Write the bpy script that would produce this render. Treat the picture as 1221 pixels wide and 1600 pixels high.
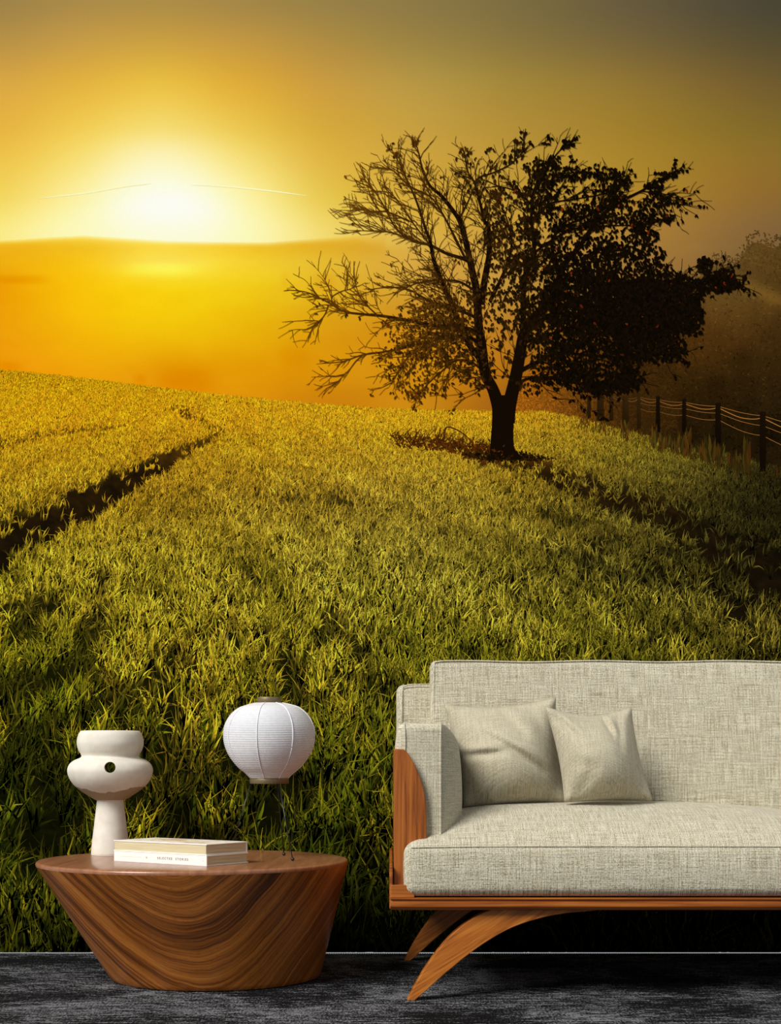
# A furnished corner: linen sofa and wooden coffee table on a dark rug, in front of a
# wall covered by a printed landscape wallpaper (a flat print on the wall, modelled as one).
import bpy, bmesh, math, random
import numpy as np
from mathutils import Vector, Matrix

for o in list(bpy.data.objects): bpy.data.objects.remove(o)
random.seed(7)
rng = np.random.default_rng(11)
sc = bpy.context.scene
COL = sc.collection

# ------------------------------------------------------------------ camera
CAM_H = 0.62
FPX = 2200.0
cam_d = bpy.data.cameras.new('camera')
cam_d.sensor_fit = 'VERTICAL'; cam_d.sensor_height = 24.0
cam_d.lens = FPX*24/1600
cam_d.shift_y = 388/1600
cam_d.clip_start = .05; cam_d.clip_end = 100
cam = bpy.data.objects.new('camera', cam_d); COL.objects.link(cam)
cam.location = (0, 0, CAM_H); cam.rotation_euler = (math.pi/2, 0, 0)
sc.camera = cam

# ------------------------------------------------------------------ light
sc.view_settings.view_transform = 'Standard'; sc.view_settings.look = 'None'
sc.view_settings.gamma = 1; sc.view_settings.use_curve_mapping = False
sc.view_settings.exposure = 0.0
w = bpy.data.worlds.new('room_light'); sc.world = w; w.use_nodes = True
w.node_tree.nodes['Background'].inputs[0].default_value = (0.93, 0.96, 1.0, 1)
w.node_tree.nodes['Background'].inputs[1].default_value = 0.42
sd = bpy.data.lights.new('window_daylight', 'SUN'); sd.energy = 3.92; sd.angle = math.radians(26)
sd.color = (1.0, 0.985, 0.96)
so = bpy.data.objects.new('window_daylight', sd); COL.objects.link(so)
so.location = (-3, -3, 3)
so.rotation_euler = Vector((0.60, 0.62, -0.74)).to_track_quat('-Z', 'Y').to_euler()

# ------------------------------------------------------------------ helpers
def lin(c):
    c = np.asarray(c, float)/255
    return np.where(c <= .04045, c/12.92, ((c+.055)/1.055)**2.4)
def L4(r, g, b): return tuple(lin((r, g, b)))+(1,)

def link(name, me, mat=None, parent=None):
    o = bpy.data.objects.new(name, me); COL.objects.link(o)
    if mat: me.materials.append(mat)
    if parent: o.parent = parent
    return o
def tag(o, label=None, cat=None, group=None, kind=None):
    if label: o['label'] = label
    if cat: o['category'] = cat
    if group: o['group'] = group
    if kind: o['kind'] = kind
    return o
def empty(name, loc):
    o = bpy.data.objects.new(name, None); COL.objects.link(o); o.location = loc
    o.empty_display_size = .05
    return o
def to_local(me, parent):
    me.transform(Matrix.Translation(-Vector(parent.location)))
    return me
def mesh(name, verts, faces, smooth=False):
    me = bpy.data.meshes.new(name); me.from_pydata([tuple(v) for v in verts], [], faces)
    if smooth: me.polygons.foreach_set('use_smooth', [True]*len(me.polygons))
    me.update(); return me
def from_bm(bm, name, smooth=False):
    bmesh.ops.recalc_face_normals(bm, faces=bm.faces[:])
    me = bpy.data.meshes.new(name); bm.to_mesh(me); bm.free()
    if smooth: me.polygons.foreach_set('use_smooth', [True]*len(me.polygons))
    return me
def box_me(name, lo, hi, bev=0.0, seg=3):
    bm = bmesh.new()
    bmesh.ops.create_cube(bm, size=1)
    for v in bm.verts:
        v.co = Vector([(lo[i]+hi[i])/2 + v.co[i]*(hi[i]-lo[i]) for i in range(3)])
    if bev: bmesh.ops.bevel(bm, geom=bm.edges[:], offset=bev, segments=seg, affect='EDGES', profile=.5)
    return from_bm(bm, name)
def lathe(name, prof, seg=96, center=(0, 0, 0), caps=True):
    """prof: list of (r,z)"""
    vs, fs = [], []
    n = len(prof)
    for r, z in prof:
        for k in range(seg):
            a = 2*math.pi*k/seg
            vs.append((center[0]+r*math.cos(a), center[1]+r*math.sin(a), center[2]+z))
    for i in range(n-1):
        for k in range(seg):
            k2 = (k+1) % seg
            fs.append((i*seg+k, i*seg+k2, (i+1)*seg+k2, (i+1)*seg+k))
    if caps:
        fs.append(tuple(range(seg))[::-1]); fs.append(tuple((n-1)*seg+k for k in range(seg)))
    return mesh(name, vs, fs, True)
def catmull(P, sub=6, closed=False):
    P = [np.array(p, float) for p in P]; n = len(P); out = []
    rngi = range(n) if closed else range(n-1)
    for i in rngi:
        p0 = P[(i-1) % n] if (closed or i > 0) else P[0]
        p1 = P[i]; p2 = P[(i+1) % n]
        p3 = P[(i+2) % n] if (closed or i < n-2) else P[-1]
        for k in range(sub):
            t = k/sub
            out.append(.5*((2*p1)+(-p0+p2)*t+(2*p0-5*p1+4*p2-p3)*t*t+(-p0+3*p1-3*p2+p3)*t**3))
    if not closed: out.append(P[-1])
    return out
def tube_me(name, pts, r, seg=8, closed=False):
    pts = [Vector(p) for p in pts]; n = len(pts); vs, fs = [], []
    for i, p in enumerate(pts):
        if closed: t = pts[(i+1) % n]-pts[i-1]
        else: t = pts[min(i+1, n-1)]-pts[max(i-1, 0)]
        t.normalize()
        a = t.orthogonal() if abs(t.z) > .95 else t.cross(Vector((0, 0, 1)))
        a.normalize(); b = t.cross(a)
        if i and not closed: pass
        for k in range(seg):
            an = 2*math.pi*k/seg
            vs.append(p+a*math.cos(an)*r+b*math.sin(an)*r)
    m = n if closed else n-1
    for i in range(m):
        j = (i+1) % n
        for k in range(seg):
            k2 = (k+1) % seg
            fs.append((i*seg+k, i*seg+k2, j*seg+k2, j*seg+k))
    if not closed:
        fs.append(tuple(range(seg))[::-1]); fs.append(tuple((n-1)*seg+k for k in range(seg)))
    return mesh(name, vs, fs, True)
def rbox(name, lo, hi, r, n=(40, 16, 20), warp=None, rs=6):
    """closed rounded box built from a graded grid, optionally warped by a function of (x,y,z)"""
    ax = []
    for i in range(3):
        a = np.linspace(0, 1, rs+1)
        e = r*(1-np.cos(a*math.pi/2))*1.0
        e = r*np.tan(a*math.pi/4)*1.0
        e = r*(1-np.tan((1-a)*math.pi/4))
        inner = np.linspace(lo[i]+r, hi[i]-r, n[i]+1)[1:-1]
        ax.append(np.concatenate([lo[i]+e, inner, (hi[i]-e)[::-1]]))
    lo_ = np.array(lo)+r; hi_ = np.array(hi)-r
    bm = bmesh.new(); cache = {}
    def V(i, j, k):
        key = (i, j, k)
        if key in cache: return cache[key]
        p = np.array([ax[0][i], ax[1][j], ax[2][k]])
        q = np.clip(p, lo_, hi_); d = p-q; L = np.linalg.norm(d)
        if L > 1e-9: p = q+d/L*r
        if warp: p = np.array(warp(*p))
        cache[key] = bm.verts.new(p); return cache[key]
    N = [len(a)-1 for a in ax]
    for i in range(N[0]):
        for j in range(N[1]):
            for k in (0, N[2]): bm.faces.new((V(i, j, k), V(i+1, j, k), V(i+1, j+1, k), V(i, j+1, k)))
        for k in range(N[2]):
            for j in (0, N[1]): bm.faces.new((V(i, j, k), V(i+1, j, k), V(i+1, j, k+1), V(i, j, k+1)))
    for j in range(N[1]):
        for k in range(N[2]):
            for i in (0, N[0]): bm.faces.new((V(i, j, k), V(i, j+1, k), V(i, j+1, k+1), V(i, j, k+1)))
    return from_bm(bm, name, True)
def prism_me(name, outline, y0, y1, bev=0.0):
    """outline in (x,z), extruded along y"""
    bm = bmesh.new()
    f = bm.faces.new([bm.verts.new((p[0], y0, p[1])) for p in outline])
    r = bmesh.ops.extrude_face_region(bm, geom=[f])
    for v in [g for g in r['geom'] if isinstance(g, bmesh.types.BMVert)]: v.co.y = y1
    bmesh.ops.recalc_face_normals(bm, faces=bm.faces[:])
    if bev:
        es = [e for e in bm.edges if len(e.link_faces) == 2 and abs(e.calc_face_angle(0)) > .6]
        bmesh.ops.bevel(bm, geom=es, offset=bev, segments=3, affect='EDGES', profile=.5)
    return from_bm(bm, name)

# ------------------------------------------------------------------ materials
class NT:
    def __init__(s, name, rough=.5, spec=.5):
        s.m = bpy.data.materials.new(name); s.m.use_nodes = True
        s.t = s.m.node_tree; s.b = s.t.nodes['Principled BSDF']
        s.b.inputs['Roughness'].default_value = rough
        s.b.inputs['Specular IOR Level'].default_value = spec
    def n(s, typ, **kw):
        nd = s.t.nodes.new(typ)
        for k, v in kw.items():
            if k in nd.inputs: nd.inputs[k].default_value = v
            else: setattr(nd, k, v)
        return nd
    def l(s, a, b): s.t.links.new(a, b)
    def val(s, x, sock):
        if isinstance(x, (int, float)): sock.default_value = x
        else: s.l(x, sock)
    def math(s, op, a, b=0.0, c=0.0):
        nd = s.n('ShaderNodeMath'); nd.operation = op
        s.val(a, nd.inputs[0]); s.val(b, nd.inputs[1]); s.val(c, nd.inputs[2]); return nd.outputs[0]
    def coords(s):
        return s.n('ShaderNodeTexCoord').outputs['Object']
    def sep(s, v):
        nd = s.n('ShaderNodeSeparateXYZ'); s.l(v, nd.inputs[0]); return nd.outputs
    def comb(s, x, y, z):
        nd = s.n('ShaderNodeCombineXYZ')
        for i, q in enumerate((x, y, z)): s.val(q, nd.inputs[i])
        return nd.outputs[0]
    def noise(s, vec, scale, detail=4, rough=.55, dist=0):
        nd = s.n('ShaderNodeTexNoise'); s.l(vec, nd.inputs['Vector'])
        nd.inputs['Scale'].default_value = scale; nd.inputs['Detail'].default_value = detail
        nd.inputs['Roughness'].default_value = rough; nd.inputs['Distortion'].default_value = dist
        return nd.outputs['Fac']
    def ramp(s, fac, stops):
        nd = s.n('ShaderNodeValToRGB'); s.l(fac, nd.inputs[0]); cr = nd.color_ramp
        while len(cr.elements) < len(stops): cr.elements.new(.5)
        for e, (p, c) in zip(cr.elements, stops): e.position = p; e.color = c
        return nd.outputs[0]
    def mix(s, fac, a, b, mode='MIX'):
        nd = s.n('ShaderNodeMix'); nd.data_type = 'RGBA'; nd.blend_type = mode
        s.val(fac, nd.inputs[0])
        for q, i in ((a, 6), (b, 7)):
            if isinstance(q, tuple): nd.inputs[i].default_value = q
            else: s.l(q, nd.inputs[i])
        return nd.outputs[2]
    def base(s, c):
        if isinstance(c, tuple): s.b.inputs['Base Color'].default_value = c
        else: s.l(c, s.b.inputs['Base Color'])
    def bump(s, h, strength=.3, dist=.002):
        nd = s.n('ShaderNodeBump'); nd.inputs['Strength'].default_value = strength
        nd.inputs['Distance'].default_value = dist
        s.l(h, nd.inputs['Height']); s.l(nd.outputs[0], s.b.inputs['Normal'])

def mat_plain(name, col, rough=.5, spec=.4, metal=0.0, nscale=60, amt=.08, bump=.05):
    k = NT(name, rough, spec); k.b.inputs['Metallic'].default_value = metal
    f = k.noise(k.coords(), nscale, 4)
    dark = tuple(c*(1-amt*2) for c in col[:3])+(1,); lite = tuple(min(1, c*(1+amt)) for c in col[:3])+(1,)
    k.base(k.ramp(f, [(.3, dark), (.7, lite)]))
    if bump: k.bump(f, bump, .002)
    return k.m

def mat_print():
    """ink of the wall print: per-vertex ink colour, matt paper with a faint grain"""
    k = NT('wallpaper_print', .95, .0)
    a = k.n('ShaderNodeAttribute'); a.attribute_name = 'ink'
    co = k.coords()
    g = k.noise(co, 240, 2); gr = k.ramp(g, [(.3, (.965, .965, .965, 1)), (.7, (1, 1, 1, 1))])
    k.base(k.mix(1.0, a.outputs['Color'], gr, 'MULTIPLY'))
    return k.m

def mat_linen(name, cx=1.0, cy=0.0, thread=.0046, light=(208, 201, 178), dark=(112, 101, 74), amp=1.2, bstr=.5):
    k = NT(name, .92, .12)
    k.b.inputs['Sheen Weight'].default_value = .15
    x, y, z = k.sep(k.coords())
    u = k.math('ADD', k.math('MULTIPLY', x, cx), k.math('MULTIPLY', y, cy))
    v = k.math('ADD', z, k.math('MULTIPLY', y, 1.0 if cy == 0 else 0.0))
    w1 = k.noise(k.comb(u, v, 0.0), 14, 3)
    du = k.math('ADD', u, k.math('MULTIPLY', w1, thread*2.2))
    w2 = k.noise(k.comb(v, u, .3), 11, 3)
    dv = k.math('ADD', v, k.math('MULTIPLY', w2, thread*2.2))
    su = k.math('SINE', k.math('MULTIPLY', du, 2*math.pi/thread))
    sv = k.math('SINE', k.math('MULTIPLY', dv, 2*math.pi/thread*1.07))
    pr = k.math('MULTIPLY', su, sv)                       # over-under checker
    slu = k.noise(k.comb(k.math('MULTIPLY', u, 260.), k.math('MULTIPLY', v, 12.), 0.0), 1.0, 3)   # slubs along v
    slv = k.noise(k.comb(k.math('MULTIPLY', u, 12.), k.math('MULTIPLY', v, 260.), 4.0), 1.0, 3)
    h = k.math('MULTIPLY_ADD', pr, .13*amp, k.math('MULTIPLY_ADD', su, .05*amp, k.math('MULTIPLY_ADD', sv, .04*amp, .5)))
    sp = k.noise(k.comb(u, v, 0.0), 250, 3, .8)
    t = k.math('MULTIPLY_ADD', k.math('SUBTRACT', slu, .5), .55*amp, h)
    t = k.math('MULTIPLY_ADD', k.math('SUBTRACT', slv, .5), .55*amp, t)
    t = k.math('MULTIPLY_ADD', k.math('SUBTRACT', sp, .5), 1.3*amp, t)
    mid = tuple((np.array(light)*.62+np.array(dark)*.38))
    big = k.noise(k.comb(u, v, 0.0), 26, 4)
    col = k.ramp(t, [(.16, L4(*dark)), (.42, L4(*mid)), (.62, L4(*light)), (.9, L4(*[min(255, c+22) for c in light]))])
    yel = k.mix(k.ramp(big, [(.55, (0, 0, 0, 1)), (.75, (.22, .22, .22, 1))]), col, L4(168, 140, 84))
    k.base(yel)
    k.bump(t, bstr, .0022)
    return k.m

def mat_wood_table():
    """book-matched figured veneer: nested U-shaped rings around a point on the front top edge"""
    k = NT('figured_walnut', .34, .45)
    k.b.inputs['Coat Weight'].default_value = .12; k.b.inputs['Coat Roughness'].default_value = .25
    x, y, z = k.sep(k.coords())
    dn = k.noise(k.comb(k.math('MULTIPLY', x, 3.0), y, k.math('MULTIPLY', z, 3.0)), 1.3, 3)
    zz = k.math('SUBTRACT', .355, z)
    xx = k.math('SUBTRACT', x, k.math('MULTIPLY_ADD', zz, .20, .0))
    ax = k.math('ABSOLUTE', xx)
    r = k.math('ADD', zz, k.math('SQRT', k.math('ADD', k.math('MULTIPLY', k.math('MULTIPLY', xx, xx), 1.9), .075)))
    r = k.math('SUBTRACT', r, .27)
    r = k.math('MULTIPLY_ADD', dn, .045, r)
    f1 = k.noise(k.comb(k.math('MULTIPLY', r, 64.), k.math('MULTIPLY', x, 1.2), 0.0), 1.0, 5, .6)
    f2 = k.noise(k.comb(k.math('MULTIPLY', r, 230.), k.math('MULTIPLY', x, 5.), 2.0), 1.0, 3, .6)
    f3 = k.noise(k.comb(k.math('MULTIPLY', r, 14.), k.math('MULTIPLY', x, .8), 7.0), 1.0, 3, .5)
    t = k.math('MULTIPLY_ADD', k.math('SUBTRACT', f2, .5), .55, f1)
    t = k.math('MULTIPLY_ADD', k.math('SUBTRACT', f3, .5), .55, t)
    # darker heart band
    band = k.math('SUBTRACT', 1.0, k.math('MINIMUM', k.math('MULTIPLY', k.math('ABSOLUTE', k.math('SUBTRACT', r, .225)), 11.), 1.0))
    t = k.math('MULTIPLY_ADD', band, -.16, t)
    pores = k.noise(k.comb(k.math('MULTIPLY', r, 500.), k.math('MULTIPLY', ax, 60.), z), 1.0, 2)
    col = k.ramp(t, [(.20, L4(52, 26, 9)), (.35, L4(108, 58, 18)), (.5, L4(152, 88, 32)), (.64, L4(176, 108, 44)), (.8, L4(196, 130, 62))])
    col = k.mix(k.ramp(pores, [(.30, (.5, .5, .5, 1)), (.42, (0, 0, 0, 1))]), col, L4(56, 30, 14))
    k.base(col)
    k.bump(t, .06, .001)
    return k.m
def mat_wood(name, axis, stops, rough=.38):
    k = NT(name, rough, .4)
    x, y, z = k.sep(k.coords())
    sc_ = {'x': (3., 60., 90.), 'z': (110., 60., 4.), 'leg': (70., 30., 70.)}[axis]
    if axis == 'leg':
        p = k.math('SUBTRACT', z, k.math('MULTIPLY', x, .62)); q = k.math('ADD', x, z)
        vec = k.comb(k.math('MULTIPLY', p, 110.), k.math('MULTIPLY', q, 5.), k.math('MULTIPLY', y, 20.))
    else:
        vec = k.comb(k.math('MULTIPLY', x, sc_[0]), k.math('MULTIPLY', y, sc_[1]), k.math('MULTIPLY', z, sc_[2]))
    f = k.noise(vec, 1.0, 5, .6, .4)
    k.base(k.ramp(f, [(.28, L4(*stops[0])), (.48, L4(*stops[1])), (.68, L4(*stops[2]))]))
    k.bump(f, .06, .001)
    return k.m
def mat_rug():
    k = NT('rug_pile', .85, .12)
    co = k.coords(); x, y, z = k.sep(co)
    st = k.comb(k.math('MULTIPLY', x, 2.8), k.math('MULTIPLY', y, 3.6), 0.0)
    a = k.noise(st, 1.0, 6, .62, .5)
    b = k.noise(k.comb(k.math('MULTIPLY', x, 22.), k.math('MULTIPLY', y, 46.), 1.0), 1.0, 4, .65)
    c = k.noise(k.comb(k.math('MULTIPLY', x, 190.), k.math('MULTIPLY', y, 60.), 3.0), 1.0, 2, .7)
    rows = k.noise(k.comb(k.math('MULTIPLY', x, 3.), k.math('MULTIPLY', y, 120.), 5.0), 1.0, 2)
    t = k.math('MULTIPLY_ADD', k.math('SUBTRACT', b, .5), .8, a)
    t = k.math('MULTIPLY_ADD', k.math('SUBTRACT', c, .5), .9, t)
    t = k.math('MULTIPLY_ADD', k.math('SUBTRACT', rows, .5), .5, t)
    k.base(k.ramp(t, [(.33, L4(5, 5, 6)), (.44, L4(24, 24, 26)), (.54, L4(62, 62, 64)), (.70, L4(118, 118, 120))]))
    k.bump(c, .8, .006)
    return k.m

M_PRINT = mat_print()
M_WALL = mat_plain('wall_paint', L4(225, 222, 215), .9, .1)
M_FLOOR = mat_plain('floor_boards', L4(60, 55, 50), .6, .3)
M_RUG = mat_rug()
M_HEM = mat_plain('rug_hem', L4(74, 74, 76), .9, .1, nscale=400, amt=.3)
M_TABLE = mat_wood_table()
M_LINEN = mat_linen('linen_upholstery')
M_LINEN_ARM = mat_linen('linen_upholstery_arm', 1.0, 1.0, amp=.8)
M_PILLOW = mat_linen('linen_pillow', 1.0, 0.0, thread=.0030, light=(190, 182, 158), dark=(128, 117, 92), amp=.75, bstr=.25)
WD = [(88, 42, 10), (150, 80, 24), (176, 104, 40)]
M_WOOD_X = mat_wood('teak_rail', 'x', WD); M_WOOD_Z = mat_wood('teak_shell', 'z', WD); M_WOOD_L = mat_wood('teak_leg', 'leg', [(112, 58, 12), (164, 92, 28), (190, 116, 42)])
M_WIRE = mat_plain('black_wire', L4(46, 46, 50), .3, .6, .5)
M_BRONZE = mat_plain('bronze_ring', L4(120, 104, 74), .5, .5, .35, 200, .15)
M_COVER = mat_plain('book_cover_white', L4(238, 234, 226), .45, .4, 0, 30, .02)
M_INK = mat_plain('book_ink', L4(92, 84, 70), .7, .2, bump=0)
M_GILT = mat_plain('book_gilt', L4(190, 170, 90), .6, .2, bump=0)

def mat_pages():
    k = NT('book_pages', .85, .15)
    x, y, z = k.sep(k.coords())
    f = k.noise(k.comb(k.math('MULTIPLY', x, 6.), k.math('MULTIPLY', y, 6.), k.math('MULTIPLY', z, 900.)), 1.0, 3)
    k.base(k.ramp(f, [(.3, L4(176, 160, 120)), (.7, L4(228, 216, 178))])); k.bump(f, .3, .0006); return k.m
M_PAGES = mat_pages()
def mat_art():
    k = NT('book_cover_art', .5, .4)
    f = k.noise(k.coords(), 14, 3)
    k.base(k.ramp(f, [(.35, L4(214, 196, 166)), (.5, L4(236, 226, 206)), (.62, L4(198, 160, 120)), (.75, L4(226, 214, 190))])); return k.m
M_ART = mat_art()
def mat_paper():
    k = NT('lantern_paper', .7, .2)
    k.b.inputs['Subsurface Weight'].default_value = .0
    f = k.noise(k.coords(), 90, 4)
    k.base(k.ramp(f, [(.3, L4(206, 206, 208)), (.7, L4(216, 216, 218))])); k.bump(f, .05, .001); return k.m
M_PAPER = mat_paper()
def mat_vase():
    k = NT('vase_clay', .8, .25)
    co = k.coords(); x, y, z = k.sep(co)
    f = k.noise(co, 26, 5); g = k.noise(co, 220, 3)
    glaze = k.ramp(f, [(.3, L4(212, 204, 188)), (.7, L4(228, 221, 206))])
    raw = k.ramp(g, [(.3, L4(152, 132, 104)), (.7, L4(172, 152, 124))])
    wob = k.noise(k.comb(x, y, 0.0), 22, 4, .6)
    # glaze stops at a wavy line low on the belly
    e = k.math('SUBTRACT', z, k.math('MULTIPLY_ADD', wob, .022, k.math('MULTIPLY_ADD', k.math('ABSOLUTE', x), .20, .176)))
    inb = k.math('MULTIPLY', k.math('LESS_THAN', e, 0.0), k.math('GREATER_THAN', z, .1655))
    k.base(k.mix(inb, glaze, raw)); k.bump(g, .12, .001); return k.m
M_VASE = mat_vase()

# ------------------------------------------------------------------ room
WALL_Y = 4.556
o = link('wall_back', box_me('wall_back', (-2.2, WALL_Y, 0), (2.6, WALL_Y+.1, 3.5)), M_WALL); tag(o, kind='structure')
o = link('floor', box_me('floor', (-2.2, -1.2, -.06), (2.6, WALL_Y, -.012)), M_FLOOR); tag(o, kind='structure')
rug = empty('rug', (.2, 1.8, -.012)); tag(rug, 'charcoal grey mottled rug under the sofa and the round wooden table', 'rug')
bmr = bmesh.new()
link('pile', to_local(box_me('pile', (-2.0, -1.0, -.012), (2.4, 4.518, 0), .003, 2), rug), M_RUG, rug)
# stitched hem of short slanted loops along the back edge
hv, hf = [], []
nx = int(2.9/.0075)
for i in range(nx):
    x0 = -1.5+i*.0075
    b = len(hv)
    for (dx, z, y) in ((0, -.010, 4.514), (.0055, -.010, 4.514), (.009, .0, 4.517), (.0035, .0, 4.517)):
        hv.append((x0+dx, y, z)); hv.append((x0+dx, y+.010, z))
    hf += [(b, b+2, b+4, b+6), (b+1, b+7, b+5, b+3), (b+6, b+4, b+5, b+7), (b, b+1, b+3, b+2), (b, b+6, b+7, b+1), (b+2, b+3, b+5, b+4)]
hm = mesh('hem', hv, hf); link('hem', to_local(hm, rug), M_HEM, rug)

# ------------------------------------------------------------------ wall print
# The wallpaper is a flat print; its picture is laid out in centimetre-like print units:
# (u,v) -> metres on the wall, v measured down from the top border of the picture.
PS = 483.5
def UX(u): return (np.asarray(u, float)-610.5)/PS
def VZ(v): return CAM_H-(np.asarray(v, float)-1188)/PS
INK_GAIN = 1.0
INK_MAX = .97
mural = empty('wall_mural', (0, WALL_Y, 0))
tag(mural, 'floor-to-ceiling photo wallpaper of a misty sunrise over a grass field with a lone tree', 'mural')
def ink_mesh(name, U, V, faces_idx, loops_per, ink, layer, parent=mural, thick=None):
    """flat inked shapes on the wall; U,V vertex arrays, faces (n,k) index array, ink (nverts,3) display colours"""
    U = np.asarray(U, float); V = np.asarray(V, float)
    n = len(U); co = np.empty((n, 3)); co[:, 0] = UX(U); co[:, 2] = VZ(V)
    if np.shape(faces_idx)[1] == 6 and np.ndim(layer) == 0:      # scattered leaves: each its own hair-thin layer
        layer = np.repeat(layer+.9*rng.random(n//6), 6)
    co[:, 1] = -np.asarray(layer)*.0002
    me = bpy.data.meshes.new(name)
    me.vertices.add(n); me.vertices.foreach_set('co', co.ravel())
    F = np.asarray(faces_idx, int); nf, k = F.shape
    me.loops.add(nf*k); me.loops.foreach_set('vertex_index', F.ravel())
    me.polygons.add(nf); me.polygons.foreach_set('loop_start', np.arange(nf)*k)
    me.update(calc_edges=True)
    at = me.color_attributes.new('ink', 'FLOAT_COLOR', 'POINT')
    c = np.ones((n, 4)); c[:, :3] = np.clip(lin(np.clip(ink, 0, 255))*INK_GAIN, 0, INK_MAX)
    at.data.foreach_set('color', c.ravel())
    me.validate()
    ob = link(name, me, M_PRINT, parent)
    return ob

link('paper_backing', to_local(box_me('paper_backing', (-1.95, WALL_Y-.0002, .0), (2.35, WALL_Y, 3.4)), mural), M_WALL, mural)

def cubic_w(xs, x):
    xs = np.asarray(xs, float); i = np.clip(np.searchsorted(xs, x)-1, 0, len(xs)-2)
    t = np.clip((x-xs[i])/(xs[i+1]-xs[i]), 0, 1); return i, t
def grid_interp(us, vs, G, u, v):
    """separable smooth interpolation of colour table G[v][u]"""
    G = np.asarray(G, float)
    iu, tu = cubic_w(us, u); iv, tv = cubic_w(vs, v)
    def herm(p0, p1, p2, p3, t):
        t = t[..., None]; return .5*((2*p1)+(-p0+p2)*t+(2*p0-5*p1+4*p2-p3)*t*t+(-p0+3*p1-3*p2+p3)*t**3)
    nu = len(us); nv = len(vs); rows = []
    for k in (-1, 0, 1, 2):
        r = np.clip(iv+k, 0, nv-1)
        g = [G[r, np.clip(iu+q, 0, nu-1)] for q in (-1, 0, 1, 2)]
        rows.append(herm(*g, tu))
    return herm(*rows, tv)
def vnoise(u, v, s, seed=0):
    """smooth value noise 0..1"""
    r = np.random.default_rng(seed).random((64, 64))
    x = np.asarray(u)/s; y = np.asarray(v)/s
    i = np.floor(x).astype(int); j = np.floor(y).astype(int); fx = x-i; fy = y-j
    fx = fx*fx*(3-2*fx); fy = fy*fy*(3-2*fy)
    g = lambda a, b: r[a % 64, b % 64]
    return (g(i, j)*(1-fx)+g(i+1, j)*fx)*(1-fy)+(g(i, j+1)*(1-fx)+g(i+1, j+1)*fx)*fy
def fbm(u, v, s, seed=0, o=4):
    t = 0; a = 1; tot = 0
    for k in range(o): t = t+a*vnoise(u, v, s/2**k, seed+k); tot += a; a *= .55
    return t/tot

SU = [0, 125, 250, 375, 500, 650, 800, 1000, 1221]
SKY_V = [0, 60, 130, 200, 250, 300, 350, 400, 470]
SKY = [
 [(158,130,72),(170,138,72),(172,140,70),(164,134,70),(152,128,70),(140,120,70),(124,108,64),(100,88,60),(74,68,52)],
 [(182,144,70),(196,154,70),(200,158,66),(192,150,66),(174,140,66),(154,130,66),(136,116,62),(114,96,56),(86,76,48)],
 [(216,166,68),(226,178,64),(232,190,68),(222,172,58),(202,156,64),(182,150,68),(162,134,58),(142,114,50),(112,90,46)],
 [(230,180,66),(240,202,80),(244,216,110),(234,196,76),(214,170,60),(198,158,64),(178,142,56),(156,124,44),(128,104,42)],
 [(238,196,74),(246,220,112),(252,242,190),(244,218,112),(224,182,68),(206,164,62),(188,148,56),(166,130,44),(140,108,42)],
 [(242,210,90),(252,236,150),(255,254,244),(252,238,150),(230,196,76),(212,168,60),(194,152,56),(174,132,46),(140,104,46)],
 [(248,226,112),(255,248,186),(255,255,252),(255,248,180),(238,208,90),(218,174,64),(200,154,58),(172,128,52),(130,98,56)],
 [(248,226,112),(255,248,186),(255,255,252),(255,248,180),(238,208,90),(216,170,68),(198,150,62),(166,122,56),(118,90,54)],
 [(248,226,112),(255,248,186),(255,255,252),(255,248,180),(236,204,90),(212,162,64),(194,146,58),(160,116,54),(110,84,50)]]
def sky_col(u, v):
    c = grid_interp(SU, SKY_V, SKY, u, v)
    d = np.exp(-(((u-262)/150)**2+((v-352)/105)**2))[..., None]
    c = c+(np.array([255, 246, 176])-c)*np.clip(d*.9, 0, 1)
    d = np.exp(-(((u-262)/92)**2+((v-345)/62)**2))[..., None]
    c = c+(np.array([255, 255, 252])-c)*(1-np.exp(-2.6*d*d-.5*d))
    d = np.exp(-(((u-230)/290)**2+((v-372)/36)**2))[..., None]
    c = c+(np.array([255, 250, 190])-c)*np.clip(d*.5, 0, 1)
    return c
def grid_mesh(name, u0, u1, vtop, v1, du, dv, colf, layer):
    us = np.arange(u0, u1+du, du); n = len(us)
    top = vtop(us) if callable(vtop) else np.full(n, vtop); m = int((v1-top.min())/dv)+1
    t = np.linspace(0, 1, m)
    if callable(vtop): t = t**1.25
    U = np.tile(us, (m, 1)); V = top[None, :]*(1-t[:, None])+v1*t[:, None]
    C = colf(U.ravel(), V.ravel())
    i = np.arange((m-1)*n).reshape(m-1, n)[:, :-1].ravel()
    F = np.stack([i, i+n, i+n+1, i+1], 1)
    return ink_mesh(name, U.ravel(), V.ravel(), F, 4, C, layer)
UMIN, UMAX = -330, 1550
grid_mesh('printed_sky', UMIN, UMAX, -150, 520, 8, 7, sky_col, 2.0)

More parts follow.
